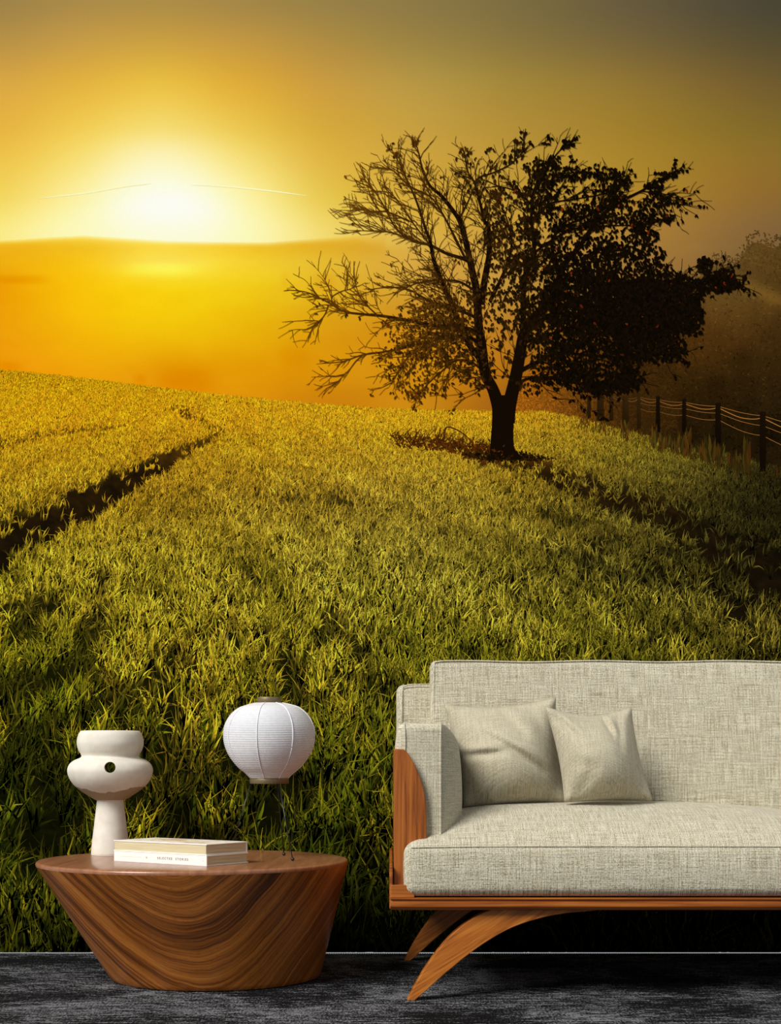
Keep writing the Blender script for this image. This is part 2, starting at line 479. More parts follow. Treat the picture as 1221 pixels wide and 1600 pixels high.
HV = [372, 388, 415, 455, 520, 580, 640, 700]
HILL = [
 [(246,204,64),(250,212,72),(255,236,140),(250,214,80),(236,190,60),(218,166,58),(198,150,58),(166,122,56),(118,90,54)],
 [(238,178,28),(242,192,36),(250,214,70),(244,200,48),(228,176,40),(212,160,54),(194,146,58),(160,118,54),(112,86,50)],
 [(238,172,14),(248,196,22),(252,226,80),(246,210,48),(230,186,48),(214,164,62),(192,144,60),(150,108,48),(100,74,40)],
 [(238,162,6),(248,192,8),(250,212,20),(242,202,22),(228,180,32),(208,156,52),(186,138,54),(130,92,38),(80,56,26)],
 [(236,158,8),(244,182,8),(244,196,12),(236,182,10),(220,156,14),(206,140,26),(180,120,36),(90,60,20),(60,40,14)],
 [(236,148,6),(238,162,8),(232,158,8),(230,158,8),(220,148,10),(206,138,18),(176,110,22),(70,45,12),(46,30,10)],
 [(232,144,8),(234,152,8),(228,144,10),(224,146,10),(204,130,14),(202,134,18),(150,90,20),(54,34,10),(36,24,8)],
 [(230,140,6),(234,146,6),(228,138,8),(222,140,10),(204,128,14),(200,138,20),(140,90,20),(54,34,10),(36,24,8)]]
def hill_top(u):
    return np.interp(u, [-330, 0, 60, 130, 200, 260, 330, 420, 500, 600, 700, 900, 1550], [384, 374, 370, 366, 370, 374, 376, 377, 371, 363, 366, 378, 384])
def hill_col(u, v):
    c = grid_interp(SU, HV, HILL, u, v+4)
    # faint far ridges and tree clumps dissolving in the mist
    wd_ = np.interp(u, [560, 760], [10, 170])
    e = np.clip((hill_top(u)+wd_-v)/wd_, 0, 1)[..., None]
    e = np.where((u > 600)[..., None], e*(3-2*e)*e, e*e)
    c = c*(1-e)+sky_col(u, np.where(u > 600, v, np.minimum(v, 366.)))*e
    for (cu, cv, ru, rv, k) in ((30, 436, 42, 7, 12), (290, 590, 42, 24, 9), (560, 424, 0.1, .1, 0), (507, 440, 16, 14, 9), (445, 436, 6, 12, 6), (218, 592, 10, 9, 9), (462, 560, 26, 22, 6), (15, 572, 20, 8, 8), (250, 420, 60, 10, -14)):
        g = np.exp(-(np.abs((u-cu)/ru)**3+np.abs((v-cv)/rv)**3))[..., None]
        c = c-g*np.array([.5, 1.3, .9])*k
    c = c+(fbm(u, v*2.2, 90, 5)[..., None]-.5)*np.array([6, 14, 8])
    return c
grid_mesh('printed_misty_hills', UMIN, UMAX, hill_top, 840, 6, 4, hill_col, 3.0)
# contrail streaks near the sun
def streak(P, w, col, layer):
    P = catmull(P, 10); U, V, F = [], [], []
    for i, p in enumerate(P):
        k = w*math.sin(math.pi*min(1, max(0, i/(len(P)-1))))+.2
        U += [p[0], p[0]]; V += [p[1]-k, p[1]+k]
        if i: b = 2*i-2; F.append((b, b+1, b+3, b+2))
    return U, V, F
Us, Vs, Fs = [], [], []
for P, w_ in (([(60, 309), (130, 301), (190, 291), (235, 286)], 1.2), ([(300, 288), (360, 291), (420, 297), (480, 305)], 1.0)):
    U, V, F = streak(P, w_, None, 0); b = len(Us); Us += U; Vs += V; Fs += [tuple(q+b for q in f) for f in F]
ink_mesh('printed_contrail', Us, Vs, Fs, 4, np.tile([255, 248, 190], (len(Us), 1)), 3.4)

# ---- far woods on the right
def leaflets(n, cu, cv, su, sv, size, colf, ang=None, mask=None, wid=.42):
    """n small leaf shapes (6-gon) scattered; returns arrays"""
    u = cu+su*rng.uniform(-1, 1, n); v = cv+sv*rng.uniform(-1, 1, n)
    if mask is not None: k = mask(u, v); u, v = u[k], v[k]
    n = len(u); a = rng.uniform(0, math.pi*2, n) if ang is None else ang[0]+ang[1]*rng.standard_normal(n)
    s = size*rng.uniform(.6, 1.3, n)
    return leaf_shapes(u, v, a, s, colf(u, v), wid)
LT = np.array([(0, 0), (.3, .5), (.7, .4), (1, 0), (.7, -.4), (.3, -.5)])
def leaf_shapes(u, v, a, s, C, wid=.42):
    n = len(u); ca, sa = np.cos(a), np.sin(a)
    X = LT[None, :, 0]*s[:, None]; Y = LT[None, :, 1]*s[:, None]*wid
    U = u[:, None]+X*ca[:, None]-Y*sa[:, None]; V = v[:, None]+X*sa[:, None]+Y*ca[:, None]
    F = np.arange(n*6).reshape(n, 6)
    return U.ravel(), V.ravel(), F, np.repeat(C, 6, axis=0)
def merge(parts):
    U = np.concatenate([p[0] for p in parts]); V = np.concatenate([p[1] for p in parts])
    C = np.concatenate([p[3] for p in parts]); F = []; b = 0
    for p in parts: F.append(p[2]+b); b += len(p[0])
    return U, V, np.concatenate(F), C
def wood_top(u):
    return np.interp(u, [990, 1030, 1052, 1075, 1100, 1125, 1148, 1165, 1180, 1195, 1207, 1221, 1300, 1400, 1550],
                     [470, 432, 424, 430, 412, 392, 404, 376, 362, 364, 372, 366, 350, 372, 360])
WV = [360, 420, 470, 530, 600, 660, 720]; WU = [820, 960, 1060, 1140, 1221, 1550]
WOOD = [[(150,110,54),(130,94,44),(118,88,42),(96,70,32),(84,62,28),(70,52,24)],
 [(150,106,50),(120,84,36),(108,78,34),(96,70,30),(84,60,24),(66,48,18)],
 [(150,100,40),(96,64,20),(96,66,24),(92,66,26),(78,54,20),(58,40,14)],
 [(176,108,30),(90,56,16),(80,50,14),(72,46,14),(58,38,12),(44,30,10)],
 [(178,104,20),(84,50,12),(54,34,8),(48,31,8),(40,27,8),(32,22,6)],
 [(160,92,18),(74,46,12),(44,28,7),(36,24,6),(30,20,6),(26,18,6)],
 [(150,92,18),(70,46,12),(40,28,8),(32,22,6),(28,18,6),(26,18,6)]]
def wood_col(u, v):
    c = grid_interp(WU, WV, WOOD, u, v)
    c = c+(fbm(u, v, 40, 21)[..., None]-.5)*np.array([26, 18, 6])
    # diagonal sky gap seen through the crowns
    dd = (v-(438+(u-1150)*.45)); g = np.exp(-(dd/13)**2)*(u > 1128)*.8
    return c+g[..., None]*np.array([34, 26, 10])
def wbase(u, v): return wood_col(u, v)
us_ = (990, UMAX)
grid_mesh('printed_woods', 1000, UMAX, lambda u: wood_top(u)+16, 840, 6, 6, wbase, 3.6)
woods = bpy.data.objects['printed_woods']; woods['label'] = 'hazy brown woodland printed at the right edge of the wallpaper'
parts = []
def wm(u, v): return (v > wood_top(u)+rng.normal(0, 5, len(u))) & (rng.random(len(u)) < .85)
parts.append(leaflets(15000, 1290, 560, 270, 200, 5, lambda u, v: wood_col(u, v)+rng.normal(0, 7, len(u))[:, None]*np.array([1, .8, .4]), mask=wm))
def wm2(u, v):
    t = wood_top(u); return (v > t-3) & (v < t+60) & (fbm(u, v, 18, 40) > .42)
parts.append(leaflets(9000, 1290, 430, 290, 90, 3.6, lambda u, v: wood_col(u, v)*rng.uniform(.72, 1.0, len(u))[:, None], mask=wm2))
# bare upper twigs and hazy shrub tips left of the wood
U, V, F, C = merge(parts); ink_mesh('foliage', U, V, F, 6, C, np.repeat(3.8+1.4*rng.random(len(U)//6), 6), parent=woods)
# rusty hedge behind the tree
def hedge_top(u): return np.interp(u, [800, 830, 860, 900, 940, 1000, 1040], [600, 576, 560, 540, 520, 500, 470])
def hm_(u, v): return v > hedge_top(u)+rng.normal(0, 8, len(u))
def hc(u, v):
    k = np.clip((u-830)/160, 0, 1)[:, None]
    c = np.array([168, 96, 16])*(1-k)+np.array([58, 36, 9])*k
    return c*rng.uniform(.8, 1.15, len(u))[:, None]
U, V, F, C = leaflets(7500, 930, 585, 128, 90, 5, hc, mask=hm_)
ink_mesh('printed_hedgerow', U, V, F, 6, C, 5.3)

# ---- grass field
def field_top(u):
    return np.interp(u, [-330, 0, 100, 200, 300, 400, 500, 600, 700, 760, 850, 900, 960, 1030, 1100, 1221, 1550],
                     [548, 579, 588, 601, 613, 624, 633, 640, 643, 644, 645, 654, 670, 690, 706, 735, 800])
FU = [0, 200, 400, 600, 800, 1000, 1221]
FV = [590, 640, 700, 780, 880, 1000, 1120, 1250, 1400, 1488]
LIT = [
 [(226,166,14),(226,166,14),(228,168,16),(222,166,18),(208,156,20),(150,116,22),(80,60,16)],
 [(224,166,16),(222,164,16),(222,166,20),(216,164,22),(206,158,24),(150,122,26),(84,66,18)],
 [(220,168,22),(216,166,24),(212,166,28),(206,164,32),(180,146,32),(138,120,32),(88,76,26)],
 [(204,164,34),(202,160,36),(196,160,42),(190,158,48),(172,146,40),(122,108,36),(62,56,20)],
 [(198,168,40),(198,166,42),(194,164,46),(192,166,54),(172,152,48),(128,118,40),(80,72,26)],
 [(192,158,36),(198,162,40),(194,160,42),(192,164,46),(180,156,46),(154,138,40),(122,108,34)],
 [(184,152,30),(190,154,34),(190,154,36),(186,154,38),(170,146,38),(150,130,34),(120,104,30)],
 [(168,142,28),(172,144,30),(174,146,32),(168,142,32),(150,130,30),(130,112,26),(110,94,24)],
 [(138,124,24),(144,128,26),(146,128,28),(140,124,26),(110,98,22),(100,88,20),(90,80,18)],
 [(96,90,14),(100,94,16),(100,92,16),(96,88,14),(60,54,10),(56,50,8),(50,46,8)]]
GRN = [
 [(176,126,14),(176,126,14),(184,130,14),(184,130,16),(168,120,18),(110,84,16),(50,38,10)],
 [(168,124,16),(166,122,16),(170,124,16),(172,128,20),(160,122,18),(106,86,18),(48,38,10)],
 [(138,108,16),(134,104,16),(134,108,18),(132,108,22),(124,102,18),(78,70,16),(44,38,12)],
 [(118,104,16),(114,98,16),(112,98,20),(108,98,24),(94,84,20),(60,54,14),(26,24,8)],
 [(98,100,18),(96,96,18),(94,94,20),(92,94,24),(80,80,20),(54,52,14),(30,28,8)],
 [(76,86,14),(78,86,14),(76,84,14),(76,86,16),(70,78,14),(56,60,12),(40,40,10)],
 [(60,76,10),(62,76,10),(62,74,10),(60,72,12),(54,64,10),(44,52,10),(34,38,8)],
 [(50,66,8),(52,66,8),(52,64,8),(48,60,8),(40,50,8),(34,42,8),(26,30,6)],
 [(38,52,6),(40,54,6),(40,52,6),(34,44,6),(24,32,4),(20,26,4),(18,22,4)],
 [(22,30,4),(24,32,4),(22,30,4),(18,24,4),(10,14,2),(8,10,2),(8,10,2)]]
# tractor rut and soil strips: (path, half width, strength)
def seg_dist(u, v, P, Wd):
    """min of (distance / local half-width) to a poly path"""
    best = np.full(np.shape(u), 99.)
    for (a, b), (wa, wb) in zip(zip(P[:-1], P[1:]), zip(Wd[:-1], Wd[1:])):
        ax, ay = a; dx, dy = b[0]-ax, b[1]-ay
        t = np.clip(((u-ax)*dx+(v-ay)*dy)/(dx*dx+dy*dy), 0, 1)
        d = np.hypot(u-ax-t*dx, (v-ay-t*dy))/(wa+(wb-wa)*t)
        best = np.minimum(best, d)
    return best
RUT = ([(-330, 1050), (-40, 880), (40, 840), (110, 806), (180, 768), (250, 728), (300, 704), (330, 690)], [56, 42, 36, 32, 26, 18, 11, 6])
RUT2 = ([(338, 690), (345, 676), (325, 664), (300, 655), (270, 640), (300, 640)], [5, 8, 9, 8, 5, 4])
RUT3 = ([(-100, 702), (0, 694), (50, 686), (110, 676), (200, 668)], [12, 10, 8, 6, 3])
SOIL = ([(690, 700), (760, 716), (840, 736), (900, 762), (980, 790), (1060, 830), (1140, 870), (1230, 915), (1550, 1080)], [6, 16, 20, 24, 26, 30, 36, 44, 80])
SOIL2 = ([(900, 860), (1000, 890), (1100, 930), (1221, 1000), (1550, 1150)], [8, 12, 20, 26, 50])
def bare(u, v):
    w1 = (fbm(u, v, 22, 60)-.5)*1.1
    s = np.zeros(np.shape(u))
    for (P, Wd), k in ((RUT, 1), (RUT2, .85), (RUT3, .8), (SOIL, 1), (SOIL2, .7)):
        d = seg_dist(u, v, P, Wd)+w1; s = np.maximum(s, k*np.clip((1.25-d)/.5, 0, 1))
    for (cu, cv, ru, rv) in ((700, 770, 0.1, .1),):
        pass
    return s
def leaflitter(u, v):
    g = 0
    for cu, cv, ru, rv in ((880, 712, 62, 13), (845, 684, 30, 5), (690, 690, 60, 12), (790, 716, 60, 10), (960, 735, 40, 9), (930, 690, 20, 6)):
        g = np.maximum(g, np.exp(-(((u-cu)/ru)**2+((v-cv)/rv)**2)))
    return g
def soil_col(u, v):
    g = grid_interp(FU, FV, GRN, u, v)
    k = np.clip((v-640)/260, 0, 1)[..., None]
    dark = np.array([20, 13, 5])*np.interp(v, [900, 1150], [1.2, .6])[..., None]; c = g*(1-k)*.75+(g*.22+dark*.5)*k
    b = bare(u, v)[..., None]
    soil = np.array([44, 28, 7])*(1-k)+np.array([22, 15, 6])*k
    far_ = np.clip((735-v)/60, 0, 1)[..., None]*np.clip((500-u)/80, 0, 1)[..., None]
    soil = soil*(1-far_)+np.array([84, 56, 8])*far_
    c = c*(1-b)+soil*b
    c = c*(.7+.6*fbm(u*1.0, v*1.6, 9, 71, 2)[..., None])
    l = leaflitter(u, v)[..., None]
    c = c*(1-l*.7)+np.array([116, 60, 12])*l*.7
    rt = np.clip((u-1050)/170, 0, 1)[..., None]*np.clip((900-v)/120, 0, 1)[..., None]
    return c*(.55+.9*fbm(u, v, 14, 80)[..., None])*(1-.35*rt)
grid_mesh('printed_field', UMIN, UMAX, field_top, 1488, 6, 5, soil_col, 6.4)
field = bpy.data.objects['printed_field']; field['label'] = 'green and gold grass field with a dark wheel rut, printed on the wallpaper'

def blade_len(v):
    return np.interp(v, [560, 600, 650, 700, 800, 900, 1000, 1100, 1250, 1400, 1500, 1600], [4, 5, 7, 10, 19, 30, 42, 55, 76, 94, 104, 110])
def make_blades():
    TU, TV = [], []
    v = 572.0
    while v < 1560:
        L = float(blade_len(v)); dv = max(.9, L*.055)
        sp = L*(.27 if v > 900 else .25 if v > 760 else .21)
        n = int((UMAX-UMIN)/(sp)*(dv/(L*.20)))
        u = rng.uniform(UMIN, UMAX, n); TU.append(u); TV.append(np.full(n, v)+rng.uniform(0, dv, n))
        v += dv
    u = np.concatenate(TU); v = np.concatenate(TV)
    k = v-.15*blade_len(v) > field_top(u)
    u, v = u[k], v[k]
    # thin the crop where soil shows; ground coordinates follow the print's perspective
    L = blade_len(v); X = (u-300)/L; Y = np.log(L)*9.0
    nz = fbm(X+40, Y, 1.3, 90, 2)*.55+fbm(X+9, Y*.8, 3.4, 95, 2)*.45
    thr = np.interp(v, [600, 760, 900, 1050, 1250, 1488], [.12, .30, .36, .40, .42, .42])
    gap = np.clip((nz-thr)/.07, 0, 1); dimt = (gap < .5) | (rng.random(len(u)) < np.interp(v, [640, 800], [.05, .2])); gap = np.maximum(gap, np.interp(v, [1100, 1250], [.42, .38]))
    gap = gap*(1-bare(u, v)*np.interp(u, [500, 900], [.95, .88]))*(1-leaflitter(u, v)*.6)
    k = rng.random(len(u)) < gap
    u, v, dimt = u[k], v[k], dimt[k]
    K = np.where(v < 700, 3, np.where(v < 820, 4, np.where(v < 960, 6, np.where(v < 1080, 8, 9))))
    tid = np.repeat(np.arange(len(u)), K)
    u0 = u[tid]; v0 = v[tid]; dimb = dimt[tid]; L0 = blade_len(v0); n = len(tid)
    u0 = u0+rng.normal(0, .09, n)*L0; v0 = v0+rng.normal(0, .04, n)*L0
    ln = L0*rng.uniform(.45, 1.12, n)
    ang = rng.normal(.05, .27, n)+(rng.random(n) < .12)*rng.normal(0, .5, n)  # 0 = straight up, + leans right
    bend = rng.normal(.10, .42, n); wav = rng.normal(0, .16, n)
    wd = np.maximum(.62, L0*np.interp(v0, [600, 800, 1000, 1250], [.085, .048, .031, .027])*rng.uniform(.6, 1.35, n))
    order = np.argsort(v0+rng.normal(0, .12, n)*L0); 
    u0, v0, ln, ang, bend, wd, L0, dimb, wav = [a[order] for a in (u0, v0, ln, ang, bend, wd, L0, dimb, wav)]
    S = 5
    lit = grid_interp(FU, FV, LIT, u0, v0-ln*.4); grn = grid_interp(FU, FV, GRN, u0, v0-ln*.4)
    grn = grn*np.stack([np.interp(v0, [700, 1100, 1250], [1.12, 1.12, 1.0]), np.ones(n), np.ones(n)], 1)
    br = np.clip(fbm((u0-300)/L0*30+900, np.log(L0)*200, 60, 120, 3)*2.2-.45, .30, 1.2)
    litk = np.clip(rng.beta(1.1, 1.0, n)*1.45*br+.05, 0, 1.25)
    rt = np.clip((u0-1040)/180, 0, 1)*np.clip((920-v0)/120, 0, 1)
    shade = np.interp(v0, [600, 760, 1000, 1300, 1450], [1.12, 1.18, 1.36, 1.32, 1.1])*rng.uniform(.62, 1.3, n)*(1-.25*rt)*np.where(dimb, np.interp(v0, [700, 1000], [.8, .5]), 1)
    kink = np.where(rng.random(n) < .4, rng.normal(0, 1.0, n), 0)
    pos_u = u0.copy(); pos_v = v0.copy(); th = ang.copy()
    rings = []
    far = np.interp(v0, [600, 740, 900], [.9, .4, 0])
    for s in range(S+1):
        t = s/S
        w_ = wd*(1-t**2.2)*(.55+.9*math.sin(math.pi*min(1, t*1.1+.08)))*.8
        if s == S: w_ = np.full(n, .12)
        nxv = np.cos(th); nyv = np.sin(th)
        # ink: soil-dark root, green body, golden edge and tip
        kk = np.clip((t-.18)/.7, 0, 1)
        root = np.clip(1-t*2.2, 0, 1)*(1-far)
        litL = np.clip(litk*(.42+.95*kk)+.5*far, 0, 1.15); litR = np.clip(litk*(.06+.55*kk*kk)+.45*far, 0, 1.1)
        cl = (grn*(1-litL[:, None])+lit*litL[:, None])*shade[:, None]
        cr = (grn*(1-litR[:, None])+lit*litR[:, None])*shade[:, None]*.92
        rootc = (1-.8*root)[:, None]
        cl = cl*rootc; cr = cr*rootc
        rings.append((pos_u-nxv*w_, pos_v-nyv*w_, cl, pos_u+nxv*w_, pos_v+nyv*w_, cr))
        th = th+bend/S+(kink if s == S-2 else 0)+wav*(1 if s % 2 else -1)
        pos_u = pos_u+np.sin(th)*ln/S; pos_v = pos_v-np.cos(th)*ln/S
    U = np.empty((n, S+1, 2)); V = np.empty_like(U); C = np.empty((n, S+1, 2, 3))
    flip = rng.random(n) < .45
    for s, (ul, vl, cl, ur, vr, cr) in enumerate(rings):
        U[:, s, 0] = ul; U[:, s, 1] = ur; V[:, s, 0] = vl; V[:, s, 1] = vr
        C[:, s, 0] = np.where(flip[:, None], cr, cl); C[:, s, 1] = np.where(flip[:, None], cl, cr)
    V = np.minimum(V, 1488.5)
    base = (np.arange(n)*(S+1)*2)[:, None]; q = []
    for s in range(S): q.append(np.stack([base[:, 0]+2*s, base[:, 0]+2*s+1, base[:, 0]+2*s+3, base[:, 0]+2*s+2], 1))
    F = np.stack(q, 1).reshape(-1, 4)
    lay = np.repeat(6.6+1.3*np.arange(n)/n+0*n, (S+1)*2)
    ob = ink_mesh('grass_blades', U.ravel(), V.ravel(), F, 4, C.reshape(-1, 3), lay, parent=field)
    ob['kind'] = 'stuff'
    print('blades', n)
make_blades()

# ---- the lone tree
TB = dict(U=[], V=[], F=[], C=[], L=[])
TW = []          # twig sample points for leaves: (u,v,dir)
def tree_col(w, u):
    k = np.clip(1-w/5, 0, 1)**.6*np.clip((850-u)/300, 0, 1)
    return np.array([20, 10, 4])*(1-k)+np.array([104, 62, 10])*k
def limb(P, w0, w1, sub=5):
    P = catmull(P, sub); n = len(P); b = len(TB['U'])
    for i, p in enumerate(P):
        q = P[min(i+1, n-1)]-P[max(i-1, 0)]; q = q/(np.hypot(*q)+1e-9)
        t = i/(n-1); w_ = (w0*(1-t)**1.2+w1*(1-(1-t)**1.2))/2
        TB['U'] += [p[0]-q[1]*w_, p[0]+q[1]*w_]; TB['V'] += [p[1]+q[0]*w_, p[1]-q[0]*w_]
        c = tree_col(2*w_, p[0]); TB['C'] += [c, c]
        if i: k = b+2*i-2; TB['F'].append((k, k+1, k+3, k+2))
    TB['L'] += [random.random()]*(2*n)
    return P
def bare_zone(u, v):   # how leafless (1) the crown is here
    return np.clip((800-u)/110, 0, 1)*np.clip((470-v)/60, 0, 1)
def twig(p, d, L, w, lev):
    n = max(4, int(L/6)); P = [np.array(p, float)]; th = d; cur = random.gauss(0, .035)
    for i in range(n):
        up = math.atan2(-math.cos(th)*0-1, math.cos(th)*1.2)      # gentle pull towards the light
        pull = (.045 if p[1] < 470 else -.02)*math.sin(up-th)
        th += random.gauss(0, .12)+cur+pull
        P.append(P[-1]+np.array([math.cos(th), math.sin(th)])*L/n)
        TW.append((P[-1][0], P[-1][1], th, lev))
    limb(P, w, .55, 2)
    if lev > 0:
        for k in range(max(1, int(L/(10 if lev > 1 else 11)))):
            i = random.randrange(1, n+1)
            twig(P[i], d+random.choice((-1, 1))*random.uniform(.3, .8), L*random.uniform(.22, .5), max(.75, w*.6), lev-1)
MAIN = [
 ([(781, 660), (780, 640), (775, 620), (769, 604), (758, 581), (753, 538), (748, 505), (745, 455), (738, 422), (731, 389), (721, 349), (711, 332), (690, 305), (672, 289), (660, 262), (655, 240), (649, 220)], 22, 1.5),
 ([(764, 585), (748, 556), (738, 545), (721, 511), (705, 471), (692, 442), (678, 405), (673, 379), (665, 356), (652, 316), (639, 286), (625, 256), (612, 233)], 12, 1.3),
 ([(738, 415), (728, 405), (698, 395), (672, 382), (645, 375), (619, 356), (599, 319), (582, 293), (566, 277)], 6, 1.2),
 ([(753, 522), (738, 515), (721, 511), (678, 508), (639, 500), (599, 493), (566, 490), (539, 486), (519, 475), (496, 463), (476, 455), (448, 452)], 7, 1.0),
 ([(513, 476), (508, 490), (498, 501), (480, 508)], 2, .8),
 ([(590, 492), (575, 478), (566, 468), (556, 445), (553, 418)], 2.4, .8),
 ([(525, 478), (518, 465), (532, 455), (549, 450), (560, 440)], 2, .8),
 ([(748, 540), (738, 528), (715, 524), (692, 526), (652, 538), (606, 548), (566, 554), (536, 564), (503, 567)], 6, .9),
 ([(566, 555), (556, 564), (546, 577), (535, 588), (526, 598)], 2, .8),
 ([(753, 500), (728, 488), (700, 480), (672, 470), (640, 452), (608, 448), (575, 452)], 5, .9),
 ([(745, 455), (720, 440), (700, 437), (668, 438), (640, 446), (615, 460)], 4, .9),
 ([(752, 475), (758, 435), (764, 402), (766, 375), (762, 348), (758, 346), (748, 306), (741, 283), (731, 266), (726, 236)], 11, 1.5),
 ([(741, 285), (752, 275), (771, 269), (798, 256), (810, 244), (822, 231)], 3, 1),
 ([(716, 345), (728, 322), (738, 300), (746, 284)], 3, 1.2),
 ([(728, 404), (706, 360), (690, 330), (672, 306), (640, 290), (615, 266), (588, 260)], 4, .9),
 ([(672, 382), (640, 340), (620, 310), (600, 292)], 2.6, .8),
 ([(645, 375), (610, 362), (580, 360), (556, 359)], 2.4, .8),
 ([(640, 345), (605, 330), (580, 330), (548, 322)], 2.4, .8),
 ([(766, 470), (790, 420), (800, 380), (792, 340), (780, 312)], 6, 1.2),
 ([(793, 660), (795, 640), (799, 620), (806, 590), (813, 552), (819, 520), (831, 500), (852, 479), (867, 457), (877, 425), (890, 402), (906, 385), (935, 342), (968, 316), (1004, 297), (1030, 281), (1060, 264)], 24, 1.6),
 ([(814, 545), (818, 510), (818, 461), (822, 430), (834, 399), (834, 370), (831, 345), (832, 309), (840, 285), (852, 269), (867, 244), (888, 221)], 10, 1.5),
 ([(877, 425), (862, 380), (880, 355), (915, 338), (937, 320), (944, 300), (944, 280), (935, 262)], 5, 1.2),
 ([(816, 533), (835, 530), (870, 518), (924, 502), (970, 500), (1010, 505), (1060, 510)], 6, 1.5),
 ([(812, 580), (838, 566), (874, 551), (924, 555), (982, 558), (1011, 551), (1050, 556), (1070, 560)], 7, 1.2),
 ([(831, 508), (859, 492), (896, 468), (960, 457), (1033, 450), (1087, 439), (1127, 430), (1152, 440)], 7, 1.5),
 ([(834, 395), (870, 370), (905, 355), (950, 352), (1000, 350), (1040, 342)], 4, 1),
 ([(834, 345), (860, 318), (900, 310), (950, 300), (975, 280)], 3, 1),
 ([(808, 600), (830, 590), (870, 592), (910, 600), (950, 602), (990, 598)], 5, 1),
 ([(768, 600), (745, 570), (715, 562), (690, 580), (668, 600), (655, 618)], 4, 1),
 ([(832, 320), (810, 300), (790, 292), (770, 290)], 3, 1),
 ([(1000, 298), (1020, 300), (1045, 310), (1052, 318)], 2, 1),
 ([(700, 560), (680, 540), (650, 545), (625, 575), (612, 600)], 3, 1),
]
# trunk silhouette with root flare
TRK = [(791, 718, 62), (789, 711, 50), (786, 703, 40), (785, 690, 36), (786, 665, 34), (787, 645, 35), (788, 632, 37), (788, 622, 34), (788, 617, 20)]   # centre u, v, width
for P, w0, w1 in MAIN:
    Q = limb(P, w0, w1)
    L = sum(np.hypot(*(Q[i+1]-Q[i])) for i in range(len(Q)-1))
    m = int(L/7)
    for k in range(m):
        i = random.randrange(int(len(Q)*.18), len(Q)-1)
        if Q[i][1] > 625: continue
        d = math.atan2(Q[i+1][1]-Q[i][1], Q[i+1][0]-Q[i][0])
        fr = i/len(Q)
        rad = math.atan2(Q[i][1]-530, Q[i][0]-780); sd = random.choice((-1, 1))*random.uniform(.3, .9)
        dd = math.atan2(math.sin(d+sd)+.5*math.sin(rad), math.cos(d+sd)+.5*math.cos(rad))
        twig(Q[i], dd, random.uniform(18, 84)*(1.1-.7*fr), 1.3, 2 if random.random() < .18 else 1)
tU = list(TB['U']); tV = list(TB['V']); tF = [tuple(f) for f in TB['F']]; tC = list(TB['C'])
tree = ink_mesh('printed_tree', tU, tV, np.array(tF), 4, np.array(tC), 9.0+np.array(TB['L']))
tree['label'] = 'dark lone tree, bare on the left and leafy on the right, printed on the wallpaper'
# trunk as its own filled silhouette (triangulated)
tp = catmull(TRK, 4); tu, tv_ = [], []
for u_, v_, w_ in tp: tu += [u_-w_/2, u_+w_/2]; tv_ += [v_, v_]
ink_mesh('trunk', tu, tv_, np.array([(2*i, 2*i+1, 2*i+3, 2*i+2) for i in range(len(tp)-1)]), 4, np.tile([20, 10, 4], (len(tu), 1)), 10.6, parent=tree)

# foliage: dense ellipses of hanging leaves + leaves along twigs
BLOBS = [  # cu,cv,ru,rv,n
 (1000, 475, 88, 40, 2100), (1050, 455, 48, 30, 700), (960, 425, 55, 45, 800), (920, 470, 70, 50, 1200), (975, 520, 80, 38, 1300),
 (1020, 535, 50, 28, 380), (1065, 490, 34, 26, 420), (1122, 440, 33, 13, 300), (1104, 412, 11, 13, 90), (1135, 425, 14, 9, 70), (1080, 510, 18, 12, 70), (1062, 548, 14, 8, 50),
 (930, 585, 58, 24, 420), (880, 570, 48, 26, 330), (965, 600, 34, 12, 150), (985, 585, 22, 14, 110), (870, 500, 60, 46, 620), (850, 430, 50, 50, 560), (905, 400, 55, 34, 460),
 (845, 300, 26, 30, 230), (836, 262, 16, 10, 70), (862, 255, 14, 9, 60), (866, 245, 9, 5, 30), (885, 222, 7, 6, 26), (890, 270, 30, 11, 130), (925, 268, 14, 8, 60), (960, 268, 13, 7, 55), (968, 282, 9, 7, 36),
 (1042, 272, 17, 7, 60), (1024, 292, 14, 9, 60), (1030, 312, 20, 9, 80), (1010, 325, 26, 9, 90), (1036, 340, 16, 6, 46), (968, 312, 22, 8, 80), (990, 345, 30, 14, 130), (930, 330, 40, 14, 150), (1008, 368, 22, 12, 110), (1024, 395, 16, 12, 80), (975, 380, 40, 24, 240), (1030, 418, 20, 10, 70),
 (880, 345, 60, 24, 260), (826, 345, 18, 24, 120), (800, 380, 40, 30, 200), (790, 430, 40, 40, 260), (800, 480, 30, 30, 160), (790, 300, 24, 9, 60), (775, 330, 22, 16, 70),
 (700, 470, 60, 28, 230), (690, 505, 60, 26, 260), (640, 510, 44, 24, 170), (660, 545, 48, 26, 260), (640, 580, 40, 16, 120), (662, 606, 26, 10, 80), (640, 612, 12, 5, 24), (720, 565, 40, 22, 190), (740, 590, 20, 8, 40), (710, 540, 40, 30, 200), (610, 560, 26, 22, 60),
 (728, 234, 10, 6, 34), (766, 232, 10, 4, 14), (812, 234, 10, 6, 24), (796, 246, 14, 8, 34), (740, 252, 10, 8, 14), (648, 219, 5, 6, 26), (611, 228, 5, 6, 16), (620, 240, 6, 5, 24), (566, 277, 3, 3, 5), (640, 266, 3, 6, 5), (668, 262, 6, 10, 8),
 (770, 500, 22, 50, 110), (850, 540, 36, 22, 170), (830, 600, 22, 14, 60), (742, 480, 26, 30, 110), (780, 365, 24, 20, 90), (760, 300, 18, 12, 30)]
lu, lv, la = [], [], []
